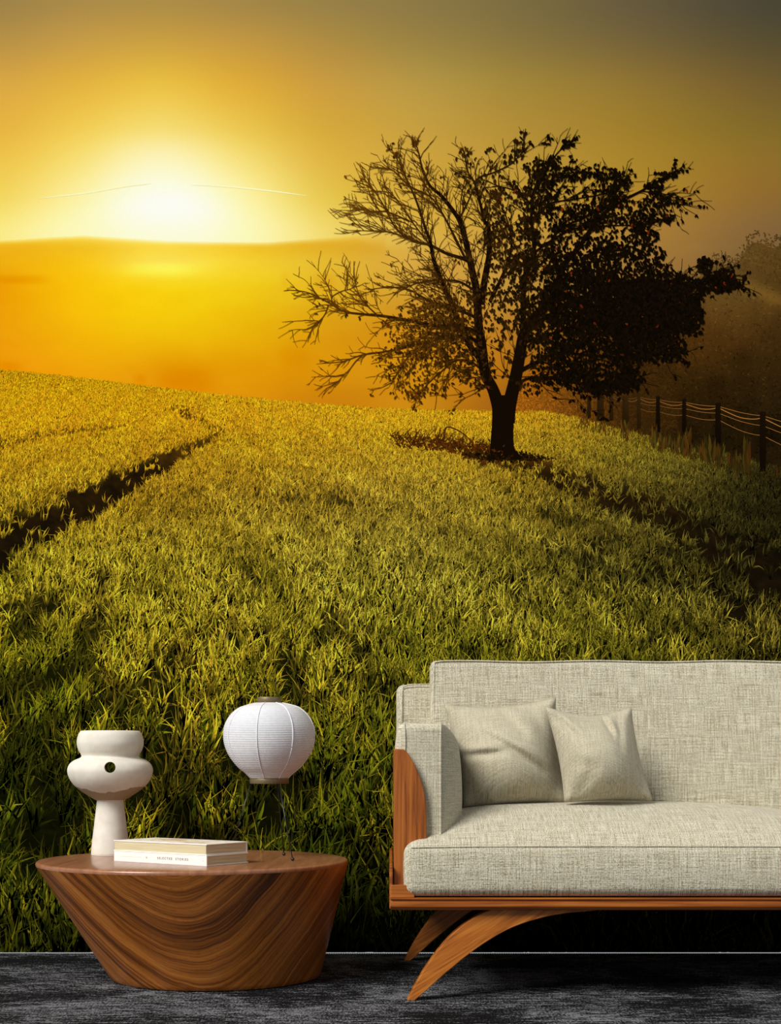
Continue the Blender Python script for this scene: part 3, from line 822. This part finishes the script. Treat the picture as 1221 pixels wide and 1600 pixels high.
for cu, cv, ru, rv, n in BLOBS:
    n = int(n*(1.0 if cv > 400 and cu > 900 else .72 if cu > 780 else .55)); r = np.sqrt(rng.random(n))*1.08; a = rng.uniform(0, 2*math.pi, n)
    lu.append(cu+ru*r*np.cos(a)); lv.append(cv+rv*r*np.sin(a)); la.append(rng.normal(math.pi/2, .6, n))
def leafy(u, v):
    r = np.clip((u-700)/160, 0, 1)*.55
    low = np.clip((v-455)/60, 0, 1)*np.clip((u-560)/80, 0, 1)*.5
    return np.clip(np.maximum(r, low)*.26, .006, .3)
T = np.array([(a, b, c) for a, b, c, _ in TW])
k = rng.random(len(T)) < leafy(T[:, 0], T[:, 1])
T = T[k]; T = np.repeat(T, 2, 0)
lu.append(T[:, 0]+rng.normal(0, 1.5, len(T))); lv.append(T[:, 1]+rng.normal(0, 1.5, len(T))); la.append(rng.normal(math.pi/2, .7, len(T)))
lu = np.concatenate(lu); lv = np.concatenate(lv); la = np.concatenate(la); n = len(lu)
kd = np.clip((lu-640)/230, 0, 1)[:, None]
pal = np.array([84, 50, 8])*(1-kd)+np.array([17, 10, 3])*kd
c = pal*rng.uniform(.5, 1.35, n)[:, None]
red = rng.random(n) < .006
c[red] = np.array([124, 38, 8])*rng.uniform(.6, 1, red.sum())[:, None]
U, V, F, C = leaf_shapes(lu, lv, la, rng.uniform(4, 7.5, n)*np.interp(lu, [600, 860], [.85, 1.15]), c, .5)
ink_mesh('foliage', U, V, F, 6, C, np.repeat(11.2+3*rng.random(n), 6), parent=tree)
print('leaves', n)

# ---- brush pile, fence and weeds by the tree
TB = dict(U=[], V=[], F=[], C=[], L=[])
def tree_col(w, u): return np.array([70, 34, 8])
for i in range(150):
    u = rng.uniform(610, 775); v = 704-(775-u)*.13+rng.normal(0, 3)
    h = rng.uniform(6, 26)*(.55+.5*math.sin((u-600)/175*3.1)); a = rng.normal(-1.57, .8)
    P = [(u, v)]
    for s in range(4): a += rng.normal(0, .35); P.append((P[-1][0]+math.cos(a)*h/4, P[-1][1]+math.sin(a)*h/4))
    limb(P, rng.uniform(1, 2), .6, 2)
limb([(683, 702), (686, 680), (689, 668)], 2.2, 1.6, 3); limb([(693, 690), (697, 668), (712, 670), (730, 682), (745, 700)], 2.4, 1.4, 4)
brush = ink_mesh('printed_brush_pile', TB['U'], TB['V'], np.array(TB['F']), 4, np.array(TB['C']), 8.8+np.array(TB['L']))
def bc(u, v): return (np.array([62, 34, 8])+rng.random(len(u))[:, None]*np.array([60, 26, 2]))*rng.uniform(.5, 1.1, len(u))[:, None]
def bmask(u, v):
    t = 702-(775-u)*.10; return (v > t-14*np.clip((u-600)/90, 0, 1)*rng.random(len(u))) & (v < t+10)
U, V, F, C = merge([leaflets(1500, 705, 690, 85, 26, 5, bc, mask=bmask),
    leaflets(900, 800, 716, 70, 10, 5, lambda u, v: np.array([26, 16, 4])*rng.uniform(.5, 2.0, len(u))[:, None], mask=lambda u, v: np.abs(v-712-(u-790)*.05) < 9*np.exp(-((u-785)/55)**2))])
ink_mesh('dead_leaves', U, V, F, 6, C, 9.8, parent=brush)

TB = dict(U=[], V=[], F=[], C=[], L=[])
def tree_col(w, u): return np.array([170, 112, 50])*np.clip(.42+(u-900)/420, .3, .95)
POSTS = [(921, 618, 652, 5), (939, 606, 656, 10), (956, 613, 656, 5), (978, 618, 662, 9), (999, 615, 668, 5), (1029, 619, 674, 6), (1070, 623, 682, 6), (1123, 629, 692, 8), (1193, 643, 736, 9), (1288, 664, 790, 12)]
for a, b in zip(POSTS[:-1], POSTS[1:]):
    for off, sag, w_ in ((2, 1.5, 1.0), (4, 5, 1.7), (12, 2, .9), (22, 3, .9)):
        s = (b[2]-b[1])/60.
        p0 = (a[0], a[1]+off*(a[2]-a[1])/60.+3); p1 = (b[0], b[1]+off*s+3)
        mid = ((p0[0]+p1[0])/2, (p0[1]+p1[1])/2+sag*s); q1 = ((p0[0]*.8+p1[0]*.2), (p0[1]*.8+p1[1]*.2)+sag*.5*s)
        q2 = ((p0[0]*.2+p1[0]*.8), (p0[1]*.2+p1[1]*.8)+sag*.7*s)
        if off > 8 and a[0] < 990: continue
        limb([p0, q1, mid, q2, p1], w_*.8, w_*.7, 4)
fence = ink_mesh('printed_wire_fence', TB['U'], TB['V'], np.array(TB['F']), 4, np.array(TB['C']), 8.0+.4*np.array(TB['L']))
for pu, pt, pb, pw in POSTS:
    cc = np.array([20, 12, 5]) if pu > 1000 else np.array([44, 28, 8])
    UU = [pu-pw/2, pu+pw/2, pu+pw/2+.5, pu-pw/2-.5]; VV = [pt, pt-.5, pb, pb+1]
    ink_mesh('fence_post', UU, VV, np.array([(0, 1, 2, 3)]), 4, np.array([cc*1.1, cc*1.25, cc*.8, cc*.7]), 8.6, parent=fence)
# tall weeds along the fence
n = 1500
u = rng.uniform(820, 1500, n); b = field_top(u)+rng.uniform(-2, 16, n)+np.clip((u-1050)/150, 0, 1)*8
cl = fbm(u, b*0, 16, 200, 3); h = rng.uniform(6, 22, n)*np.clip((cl-.3)*3, .2, 1.6)*np.clip((u-800)/200, .4, 1.5)
kk = rng.random(n)[:, None]
C = (np.array([120, 66, 18])*kk+np.array([104, 92, 24])*(1-kk))*rng.uniform(.45, .95, n)[:, None]*np.interp(u, [820, 950, 1221], [1.2, .95, .62])[:, None]
parts = [leaf_shapes(u, b, rng.normal(-math.pi/2, .12, n), h, C, .13)]
U, V, F, C = merge(parts)
ob = ink_mesh('printed_weeds', U, V, F, 6, C, 8.7); ob['kind'] = 'stuff'

# ------------------------------------------------------------------ coffee table
tcx, tcy, TH = -.567, 4.062, .335
table = empty('coffee_table', (tcx, tcy, 0)); tag(table, 'round drum coffee table in figured brown wood, tapering to a smaller base', 'coffee table')
def tab_ring(t, r, z, seg=160):
    off = .064*(1-t)
    return [(tcx+off+r*math.cos(2*math.pi*k/seg), tcy+(r if r < .43 else r)*math.sin(2*math.pi*k/seg)*.985, z) for k in range(seg)]
rings = []
for i in range(29):
    t = i/28; z = .004+t*(TH-.012-.004)
    r = .302+(.444-.302)*t
    rings.append(tab_ring(t, r, z))
rings = [tab_ring(0, .292, 0), tab_ring(0, .299, .0015)]+rings
for a in (20, 45, 70, 90):
    a = math.radians(a); rings.append(tab_ring(1, .4455-.008*(1-math.cos(a)), TH-.0095+.0095*math.sin(a)))
rings.append(tab_ring(1, .30, TH)); rings.append(tab_ring(1, .1, TH)); 
S = 160; vs = [v for r in rings for v in r]; fs = []
for i in range(len(rings)-1):
    for k in range(S): fs.append((i*S+k, i*S+(k+1) % S, (i+1)*S+(k+1) % S, (i+1)*S+k))
fs.append(tuple(range(S))[::-1]); fs.append(tuple((len(rings)-1)*S+k for k in range(S)))
body_me = mesh('body', vs, fs, True)
nb = 2+29
split = (nb-1+0)*S   # faces below the rim are the body, above are the top
def sub_mesh(name, face_list):
    idx = sorted({i for f in face_list for i in f}); mp = {j: i for i, j in enumerate(idx)}
    return mesh(name, [vs[i] for i in idx], [tuple(mp[i] for i in f) for f in face_list], True)
link('body', to_local(sub_mesh('body', fs[:split]+[fs[-2]]), table), M_TABLE, table)
def mat_table_top():
    k = NT('walnut_top', .36, .5)
    k.b.inputs['Coat Weight'].default_value = .4; k.b.inputs['Coat Roughness'].default_value = .18
    x, y, z = k.sep(k.coords())
    f = k.noise(k.comb(k.math('MULTIPLY', x, 46.), k.math('MULTIPLY', y, 3.), 0.0), 1.0, 5, .6, .3)
    k.base(k.ramp(f, [(.25, L4(122, 74, 46)), (.5, L4(146, 94, 62)), (.75, L4(162, 110, 76))])); return k.m  # browns lightened and greyed: reflected sky sheen put into the top's colour
link('top', to_local(sub_mesh('top', fs[split:-2]+[fs[-1]]), table), mat_table_top(), table)

# ------------------------------------------------------------------ vase
vy = 4.26; vx = (172.5-610.5)/FPX*vy; ks = vy/FPX
vase_prof_px = [(0.1, 1335.6), (27, 1336), (29.3, 1335), (29.6, 1332), (28.3, 1318), (25.6, 1295), (22.6, 1270), (20.9, 1254), (20.6, 1251.5), (24, 1250), (34, 1244), (46, 1236), (56, 1227), (62.5, 1217.5), (65.6, 1208), (65.4, 1201), (62, 1194), (55, 1188.5), (47.5, 1185.5), (44.3, 1183), (45.5, 1179), (48.8, 1173), (51.2, 1165), (51.3, 1158), (49.5, 1150), (46.5, 1144.5), (44.5, 1143), (42, 1143.2), (41, 1146), (43, 1156), (42, 1168), (36, 1178), (20, 1183), (0.1, 1184)]
zb = TH
prof = catmull([(r*ks, (1336-v)*ks) for r, v in vase_prof_px], 4)
bm = bmesh.new()
vme = lathe('vase', [(p[0], p[1]) for p in prof], 96)
vase = link('vase', vme, M_VASE); vase.location = (vx, vy, zb)
tag(vase, 'off-white sculptural clay vase with a round hole through its bulging middle', 'vase')
# drill the sight hole: a tunnel aimed slightly to the right of the room axis
cut = bmesh.new(); bmesh.ops.create_cone(cut, cap_ends=True, segments=40, radius1=8.4*ks, radius2=8.4*ks, depth=.4)
cme = bpy.data.meshes.new('drill'); cut.to_mesh(cme); cut.free()
cob = bpy.data.objects.new('drill', cme); COL.objects.link(cob)
ang = math.atan2(-vx, -vy)
cob.rotation_euler = (math.pi/2, 0, math.radians(11.5-2.2)); cob.location = (vx+.003, vy, zb+(1336-1199.5)*ks)
md = vase.modifiers.new('hole', 'BOOLEAN'); md.operation = 'DIFFERENCE'; md.object = cob; md.solver = 'EXACT'
dg = bpy.context.evaluated_depsgraph_get(); dg.update()
nm = bpy.data.meshes.new_from_object(vase.evaluated_get(dg)); vase.modifiers.clear(); vase.data = nm
bpy.data.objects.remove(cob)
bm = bmesh.new(); bm.from_mesh(nm)
for e in bm.edges:
    if len(e.link_faces) == 2 and e.calc_face_angle(0) > .7: e.smooth = False
bm.to_mesh(nm); bm.free(); nm.materials.clear(); nm.materials.append(M_VASE)
nm.polygons.foreach_set('use_smooth', [True]*len(nm.polygons))

# ------------------------------------------------------------------ table lamp
ly = 4.10; lx = (421-610.5)/FPX*ly; kl = ly/FPX
def lz(v): return CAM_H-(v-1188)*kl
lamp = empty('table_lamp', (lx, ly, TH)); tag(lamp, 'white ribbed paper lantern lamp on three thin black legs', 'table lamp')
key = catmull([(19.5, 1098), (33, 1101), (48, 1106), (61, 1117), (69.5, 1132), (72, 1147), (70, 1164), (63, 1181), (50, 1198), (38, 1208), (30, 1216)], 14)
zs = np.array([lz(p[1]) for p in key]); rs_ = np.array([p[0]*kl for p in key])
NR = 44; zz = np.linspace(lz(1098.2), lz(1216), NR*6+1)
rr = np.interp(-zz, -zs, rs_)
rib = np.abs(np.sin(np.pi*np.arange(len(zz))/6))**.7
seg = 96; vs2, fs2 = [], []
for i, z in enumerate(zz):
    for k in range(seg):
        a = 2*math.pi*k/seg
        r = rr[i]+.0013*(rib[i]-1)
        vs2.append((lx+r*math.cos(a), ly+r*math.sin(a), z))
for i in range(len(zz)-1):
    for k in range(seg): fs2.append((i*seg+k, (i+1)*seg+k, (i+1)*seg+(k+1) % seg, i*seg+(k+1) % seg))
shade = link('lamp_shade', to_local(mesh('lamp_shade', vs2, fs2, True), lamp), M_PAPER, lamp)
M_SEAM = mat_plain('lantern_seam', L4(228, 228, 230), .6, .2)
for k in range(8):
    th = math.radians(-90-7.6-2.6+45*k)
    pts = []
    for i in range(0, len(zz), 6):
        r = rr[i]+.0004; pts.append((lx+r*math.cos(th), ly+r*math.sin(th), zz[i]))
    pts = catmull([tuple(p) for p in pts], 2)
    link('shade_seam', to_local(tube_me('shade_seam', pts, .0016, 6), lamp), M_SEAM, shade)
def ring(name, rpx, v0, v1, th):
    r = rpx*kl; z0, z1 = lz(v1), lz(v0)
    prof = [(r-th, z0), (r-.001, z0), (r, z0+.001), (r, z1-.001), (r-.001, z1), (r-th, z1), (r-th, z0)]
    return link(name, to_local(lathe(name, prof, 64, (lx, ly, 0), caps=False), lamp), M_BRONZE, lamp)
ring('top_ring', 18.8, 1089.5, 1098.5, .004); ring('bottom_ring', 30.5, 1215.5, 1224.5, .004)
feet = [(-.2775, 3.99), (-.3190, 4.21), (-.4720, 4.105)]
tops = [(-.3235, 4.062), (-.3345, 4.148), (-.4035, 4.10)]
for (fx, fy), (tx, ty) in zip(feet, tops):
    a = Vector((fx, fy, TH+.004)); b = Vector((tx, ty, lz(1220)))
    lg = link('leg', to_local(tube_me('leg', [a, a.lerp(b, .5), b], .0016, 8), lamp), M_WIRE, lamp)
    bmf = bmesh.new(); bmesh.ops.create_uvsphere(bmf, u_segments=16, v_segments=10, radius=.0052)
    bmesh.ops.translate(bmf, verts=bmf.verts[:], vec=(fx, fy, TH+.005)); link('foot', to_local(from_bm(bmf, 'foot', True), lamp), M_WIRE, lg)
hx = .0185
hp = [(lx-hx, ly, lz(1092)), (lx-hx, ly, lz(1063)), (lx-hx+.002, ly, lz(1061)), (lx+hx-.002, ly, lz(1061)), (lx+hx, ly, lz(1063)), (lx+hx, ly, lz(1092))]
link('wire_handle', to_local(tube_me('wire_handle', hp, .0009, 6), lamp), M_WIRE, lamp)

# ------------------------------------------------------------------ books
bn = Vector((-.4936, 3.777, 0)); bd = Vector((-.819, .574, 0)); be = Vector((.574, .819, 0))
def book(name, z0, th, off, label, white_spine, Ls, Ws, shift):
    o0 = bn+bd*off[0]+be*off[1]
    root = empty(name, (o0.x, o0.y, z0)); root.rotation_euler = (0, 0, math.atan2(be.y, be.x))
    # local x = across (away from the spine side), local y = along the spine
    def B(nm, lo, hi, mt, bev=.0008, parent=None):
        return link(nm, box_me(nm, lo, hi, bev, 2), mt, parent or root)
    ct = .0028
    B('cover', (0, 0, 0), (Ws, Ls, ct), M_COVER)
    B('cover', (0, 0, th-ct), (Ws, Ls, th), M_COVER)
    if white_spine:
        B('spine', (0, 0, 0), (.004, Ls, th), M_COVER, .0015)
        B('pages', (.004, .003, ct), (Ws-.003, Ls-.003, th-ct), M_PAGES, 0)
    else:
        B('spine', (Ws-.004, 0, 0), (Ws, Ls, th), M_COVER, .0015)
        B('pages', (.0015, .003, ct), (Ws-.004, Ls-.003, th-ct), M_PAGES, 0)
    tag(root, label, 'book', shift)
    return root
bk1 = book('book', TH, .0290, (0, 0), 'closed book with a white lettered spine, lying flat on the table beneath the other book', True, .3526, .171, None)
bk2 = book('book', TH+.0292, .0300, (.002, .002), 'closed book with cream page edges facing out, lying on top of the white-spined book', False, .354, .168, None)
link('cover_art', box_me('cover_art', (.02, .03, .0300), (.15, .32, .0303)), M_ART, bk2)
# spine lettering, modelled as thin raised letters
def spine_text(s, y_center, size, mt, nm, z, spacing=1.0):
    cu = bpy.data.curves.new(nm, 'FONT'); cu.body = s; cu.size = size; cu.extrude = .00015; cu.align_x = 'CENTER'; cu.align_y = 'CENTER'
    cu.space_character = spacing; cu.offset = .00012
    to = bpy.data.objects.new(nm, cu); COL.objects.link(to)
    dg = bpy.context.evaluated_depsgraph_get(); me = bpy.data.meshes.new_from_object(to.evaluated_get(dg))
    bpy.data.objects.remove(to)
    ob = link(nm, me, None, bk1); me.materials.clear(); me.materials.append(mt)
    # text x runs towards -y (left to right as seen), text y up, facing -x
    ob.matrix_local = Matrix(((0, 0, -1, -.00015), (-1, 0, 0, y_center), (0, 1, 0, z), (0, 0, 0, 1)))
    return ob
spine_text('SELECTED  STORIES', .125, .0088, M_INK, 'title_lettering', .0155, 1.55)
spine_text('*', .224, .012, M_GILT, 'star_mark', .0130); spine_text('-', .012, .012, M_GILT, 'dash_mark', .0155)
link('author_line', box_me('author_line', (-.0002, .245, .0150), (.0004, .33, .0153)), M_GILT, bk1)

# ------------------------------------------------------------------ sofa
SW = 1.64                      # overall width
sofa = empty('sofa', (SW/2, 4.0, 0)); tag(sofa, 'oatmeal linen sofa with brown wooden frame and curved splayed legs', 'sofa')
def sp(name, me, mt, parent=None): return link(name, to_local(me, sofa), mt, parent or sofa)
def mirror_me(me, name):
    m2 = me.copy(); m2.name = name
    for v in m2.vertices: v.co.x = SW-v.co.x
    m2.flip_normals(); return m2
def pair(name, me, mt, label=None):
    b = mirror_me(me, name); return sp(name, me, mt), sp(name, b, mt)
# platform with a stepped front rail
pr = [(4.40, .236), (3.612, .236), (3.603, .246), (3.603, .2575), (3.611, .2585), (3.611, .2625), (3.604, .2632), (3.604, .2668), (3.610, .2675), (4.40, .2675)]
vs3 = [(x, y, z) for x in (0.0, SW) for y, z in pr]; n = len(pr)
fs3 = [(i, (i+1) % n, n+(i+1) % n, n+i) for i in range(n)]+[tuple(range(n))[::-1], tuple(range(n, 2*n))]
bm = bmesh.new(); bmv = [bm.verts.new(v) for v in vs3]
for f in fs3: bm.faces.new([bmv[i] for i in f])
bmesh.ops.recalc_face_normals(bm, faces=bm.faces[:])
es = [e for e in bm.edges if abs(e.calc_face_angle(0)) > .5]
bmesh.ops.bevel(bm, geom=es, offset=.0012, segments=2, affect='EDGES')
sp('base_rail', from_bm(bm, 'base_rail'), M_WOOD_X)
pair('corner_block', box_me('corner_block', (0.0, 3.612, .2670), (.062, 4.38, .300), .003), M_WOOD_X)
pair('end_strip', box_me('end_strip', (-.003, 3.616, .238), (.006, 4.38, .348), .003), M_WOOD_X)
# curved wooden arm shells
k6 = 3.64/FPX
def P6(u, v): return ((u-610.5)*k6, CAM_H-(v-1188)*k6)
shell = [P6(615.5, 1394), P6(615.5, 1172), P6(618, 1170)]+[tuple(p) for p in catmull([P6(630, 1170.5), P6(636, 1175), P6(649, 1196), P6(659.5, 1224), P6(665.5, 1252), P6(667, 1282)], 5)]+[P6(667, 1394)]
pair('arm_shell', prism_me('arm_shell', shell, 3.640, 3.662, .0025), M_WOOD_Z)
pair('side_panel', box_me('side_panel', (.0083, 3.655, .298), (.020, 4.40, .650), .003), M_WOOD_Z)
# arm cushions
def arm_warp(x, y, z):
    t = (z-.29)/(.717-.29)
    bulge = .066*(.34+.66*math.sin(math.pi*min(1, max(0, .10+t*.72)))**.8)
    if t > .86: bulge *= 1-.45*((t-.86)/.14)**2
    if x > .128:
        q = (x-.128)/.066; x2 = .128+q*bulge
        y2 = y+(.13*q**1.6 if y < 3.9 else 0)*(1-(y-3.66)/.5)
        return (x2, y2, z-.006*q)
    lft = -.004*math.sin(math.pi*t) if x < .03 else 0
    return (x+lft+(.006*max(0, t-.82)/.18 if x < .04 else 0), y, z)
am = rbox('arm_cushion', (.013, 3.6625, .29), (.194, 4.13, .717), .020, (14, 14, 24), arm_warp)
a1, a2 = pair('arm_cushion', am, M_LINEN_ARM)
pp = [(.1300, 3.6605, z) for z in np.linspace(.31, .700, 14)]
pp = pp+[(.131, 3.668, .7105), (.132, 3.69, .7145), (.133, 3.80, .7145)]
pl = [(.036+.002*math.sin(z*40), 3.6615, z) for z in np.linspace(.60, .700, 8)]+[(.036, 3.668, .7135), (.036, 3.70, .7175), (.036, 3.9, .7175)]
for par, mir in ((a1, False), (a2, True)):
    for q in (pp, pl):
        m = tube_me('piping', q, .0030, 8); m = mirror_me(m, 'piping') if mir else m
        sp('piping', m, M_LINEN_ARM, par)
# upholstered back frame
bf = rbox('back_frame', (.018, 4.15, .27), (SW-.018, 4.43, .8445), .022, (40, 10, 24), lambda x, y, z: (x, y+.05*(z-.5), z))
bfo = sp('back_frame', bf, M_LINEN)
q = [(.034, 4.148+.05*(z-.5), z) for z in np.linspace(.5, .82, 12)]+[(.038, 4.165, .836), (.052, 4.164, .8435)]+[(x, 4.166, .8445) for x in np.linspace(.08, SW-.08, 30)]
sp('piping', tube_me('piping', q, .0022, 8), M_LINEN, bfo)
# loose back cushion
BX0, BX1 = .1165, SW-.1165
def back_warp(x, y, z):
    s = (x-BX0)/(BX1-BX0); t = (z-.42)/.49
    f = 1 if y < 4.1 else 0
    bul = .018*math.sin(math.pi*min(1, max(0, s)))**.5*math.sin(math.pi*min(1, max(0, t)))**.6*f
    edge = .006*math.sin(t*9+.5)*math.exp(-abs(s)*60) if t < .6 else 0
    lowc = -.016*max(0, (.18-t)/.18) if s < .05 else 0
    return (x-lowc, y-bul+.10*(z-.42), z+.002*math.sin(s*23))
bc_ = rbox('back_cushion', (BX0, 4.045, .42), (BX1, 4.165, .910), .016, (70, 6, 36), back_warp)
bco = sp('back_cushion', bc_, M_LINEN)
q = [(BX0+.010, 4.0455+.10*(z-.42)-.001, z) for z in np.linspace(.47, .896, 20)]+[(BX0+.014, 4.094, .9045)]+[(x, 4.0935, .9075+.002*math.sin((x-BX0)/(BX1-BX0)*23)) for x in np.linspace(BX0+.03, BX1-.03, 50)]
sp('piping', tube_me('piping', q, .0024, 8), M_LINEN, bco)
# seat cushion: domed, with a nose that wraps in front of the arm shells
def seat_shape(x, y):
    """height of the crown above the front seam"""
    xc = (x-.62)/(.60 if x < .62 else .78)
    g = max(0, 1-abs(xc)**(4.2 if x < .62 else 2.6)); ty = min(1, max(0, (y-3.60)/.42))
    f = 1-(1-ty)**2.8
    return .100*f*(.22+.78*g)
def seat_warp(x, y, z):
    t = (z-.270)/(.404-.270)
    yy = min(1, max(0, (y-3.625)/.055)); yy = yy*yy*(3-2*yy)
    inset = .062*yy
    s = (x-.036)/(SW-.072)
    x2 = .036+inset+s*(SW-.072-2*inset)
    z2 = z
    if t > 0: z2 = z+max(0, t)**1.5*seat_shape(x2, y)
    fb = -.010*math.sin(math.pi*min(1, max(0, t*.9+.05)))*math.sin(math.pi*min(1, max(0, s)))**.3 if y < 3.7 else 0
    return (x2-(.004*math.sin(math.pi*t) if s < .05 else 0), y+fb, z2)
sm = rbox('seat_cushion', (.036, 3.606, .270), (SW-.036, 4.06, .404), .026, (90, 30, 10), seat_warp, 7)
seat = sp('seat_cushion', sm, M_LINEN)
q = []
for s in np.linspace(.012, .988, 70):
    x, y, z = .036+s*(SW-.072), 3.6075, .399
    xx, yy, z3 = seat_warp(x, 3.6105, .3945); q.append((xx, yy-.0020, z3-.001))
sp('seam', tube_me('seam', q, .0012, 8), M_LINEN, seat)
# curved splayed legs
def PL(u, v): return ((u-610.5)*k6, max(0.0, CAM_H-(v-1188)*k6))
up = catmull([PL(636.5, 1563), PL(648, 1540), PL(664, 1513), PL(684, 1485), PL(708, 1458), PL(735, 1437), PL(764, 1422), PL(790, 1415)], 6)
dn = catmull([PL(648, 1563), PL(666, 1547), PL(694, 1522), PL(728, 1494), PL(762, 1470), PL(800, 1449), PL(845, 1434), PL(885, 1426.5), PL(930, 1422), PL(940, 1415)], 6)
outl = [tuple(p) for p in up]+[tuple(p) for p in dn[::-1]]
outl = [(p[0], min(.238, p[1])) for p in outl]
seen = []; 
for p in outl:
    if not seen or (abs(p[0]-seen[-1][0])+abs(p[1]-seen[-1][1])) > 1e-4: seen.append(p)
for y0, y1 in ((3.632, 3.672), (4.355, 4.392)):
    lm = prism_me('leg', seen, y0, y1, .002)
    pair('leg', lm, M_WOOD_L)

# ------------------------------------------------------------------ throw pillows
def pillow(name, C, y0, thick, lean, yaw, wr, seed, label, pin=.12):
    """C = four corners TL,TR,BR,BL in (x,z)"""
    N = 44; bmp = bmesh.new(); r = random.Random(seed)
    TL, TR, BR, BL = [np.array(c) for c in C]; ctr = (TL+TR+BR+BL)/4
    V = {}
    for side in (0, 1):
        for i in range(N+1):
            for j in range(N+1):
                s = i/N*2-1; t = j/N*2-1                 # t: -1 bottom .. 1 top
                edge = i in (0, N) or j in (0, N)
                if side == 1 and edge: V[(1, i, j)] = V[(0, i, j)]; continue
                a, b = (s+1)/2, (t+1)/2
                # sides pinch inwards between the corners
                sc_ = s*(1-.08*(1-t*t)); tc = t*(1-(pin if t > 0 else .02)*(1-abs(s)**1.7))
                a, b = (sc_+1)/2, (tc+1)/2
                p = (BL*(1-a)+BR*a)*(1-b)+(TL*(1-a)+TR*a)*b
                h = ((1-s*s)**.78)*((1-t*t)**.78)
                h *= thick*(.64 if side == 0 else .36)*(1+.16*(-t)*(1-s*s))
                h += thick*.20*math.exp(-((1-abs(s))**2+(1-abs(t))**2)/.035)*(1-s**10)*(1-t**10)
                if side == 0:
                    for f in wr: h += f(s, t)*min(1, h/(thick*.12)) if h > 0 else 0
                    h += .0016*math.sin(s*9+t*4+seed)*(1-s*s)*(1-t*t)
                y = y0+lean*(p[1]-BL[1])+yaw*(p[0]-ctr[0])+(-h if side == 0 else h)
                V[(side, i, j)] = bmp.verts.new((p[0], y, p[1]))
    for side in (0, 1):
        for i in range(N):
            for j in range(N):
                q = [V[(side, i, j)], V[(side, i+1, j)], V[(side, i+1, j+1)], V[(side, i, j+1)]]
                bmp.faces.new(q if side == 0 else q[::-1])
    me = from_bm(bmp, name, True)
    o = link(name, me, M_PILLOW)
    c = Vector((ctr[0], y0, min(C[2][1], C[3][1]))); me.transform(Matrix.Translation(-c)); o.location = c
    tag(o, label, 'pillow')
    # sewn edge
    E = [V_ for V_ in []]
    return o
def crease(x0, t0, x1, t1, w, d):
    L = math.hypot(x1-x0, t1-t0); ux, uy = (x1-x0)/L, (t1-t0)/L
    def f(s, t):
        a = ((s-x0)*ux+(t-t0)*uy)/L; b = (-(s-x0)*uy+(t-t0)*ux)/w
        e = math.exp(-max(0, -a)**2*60-max(0, a-1)**2*60)
        return d*(-math.exp(-b*b)+.7*math.exp(-(b-1.7)**2*.8))*e*(.5+.5*math.sin(math.pi*min(1, max(0, a))))
    return f
def PP(u, v, d): return ((u-610.5)*d/FPX, CAM_H-(v-1188)*d/FPX)
d1 = 3.99
pillow('throw_pillow', [PP(693, 1100, d1), PP(869, 1089, d1), PP(886, 1254, d1), PP(721, 1262, d1)], 3.945, .190, .14, -.03,
       [crease(-.35, .35, .55, -.35, .09, .016), crease(-.95, -.02, -.15, .02, .07, .013), crease(.0, .85, .35, .35, .10, .010), crease(.5, .9, .75, .2, .09, .004)], 3,
       'larger grey-beige linen pillow with a long diagonal crease, tucked beside the sofa arm')
d2 = 3.90
pillow('throw_pillow', [PP(851, 1103, d2), PP(991, 1103, d2), PP(1021, 1251, d2), PP(879, 1253, d2)], 3.872, .175, .20, .16,
       [crease(.25, .95, .35, .45, .07, .014), crease(.62, .9, .45, .1, .09, .006), crease(-.85, .85, -.45, .35, .10, .012), crease(-.7, -.2, -.2, -.25, .12, .004), crease(-.8, -.9, -.3, -.3, .12, .005)], 5,
       'smaller pale linen pillow with pointed corners, leaning in front of the larger pillow', .2)
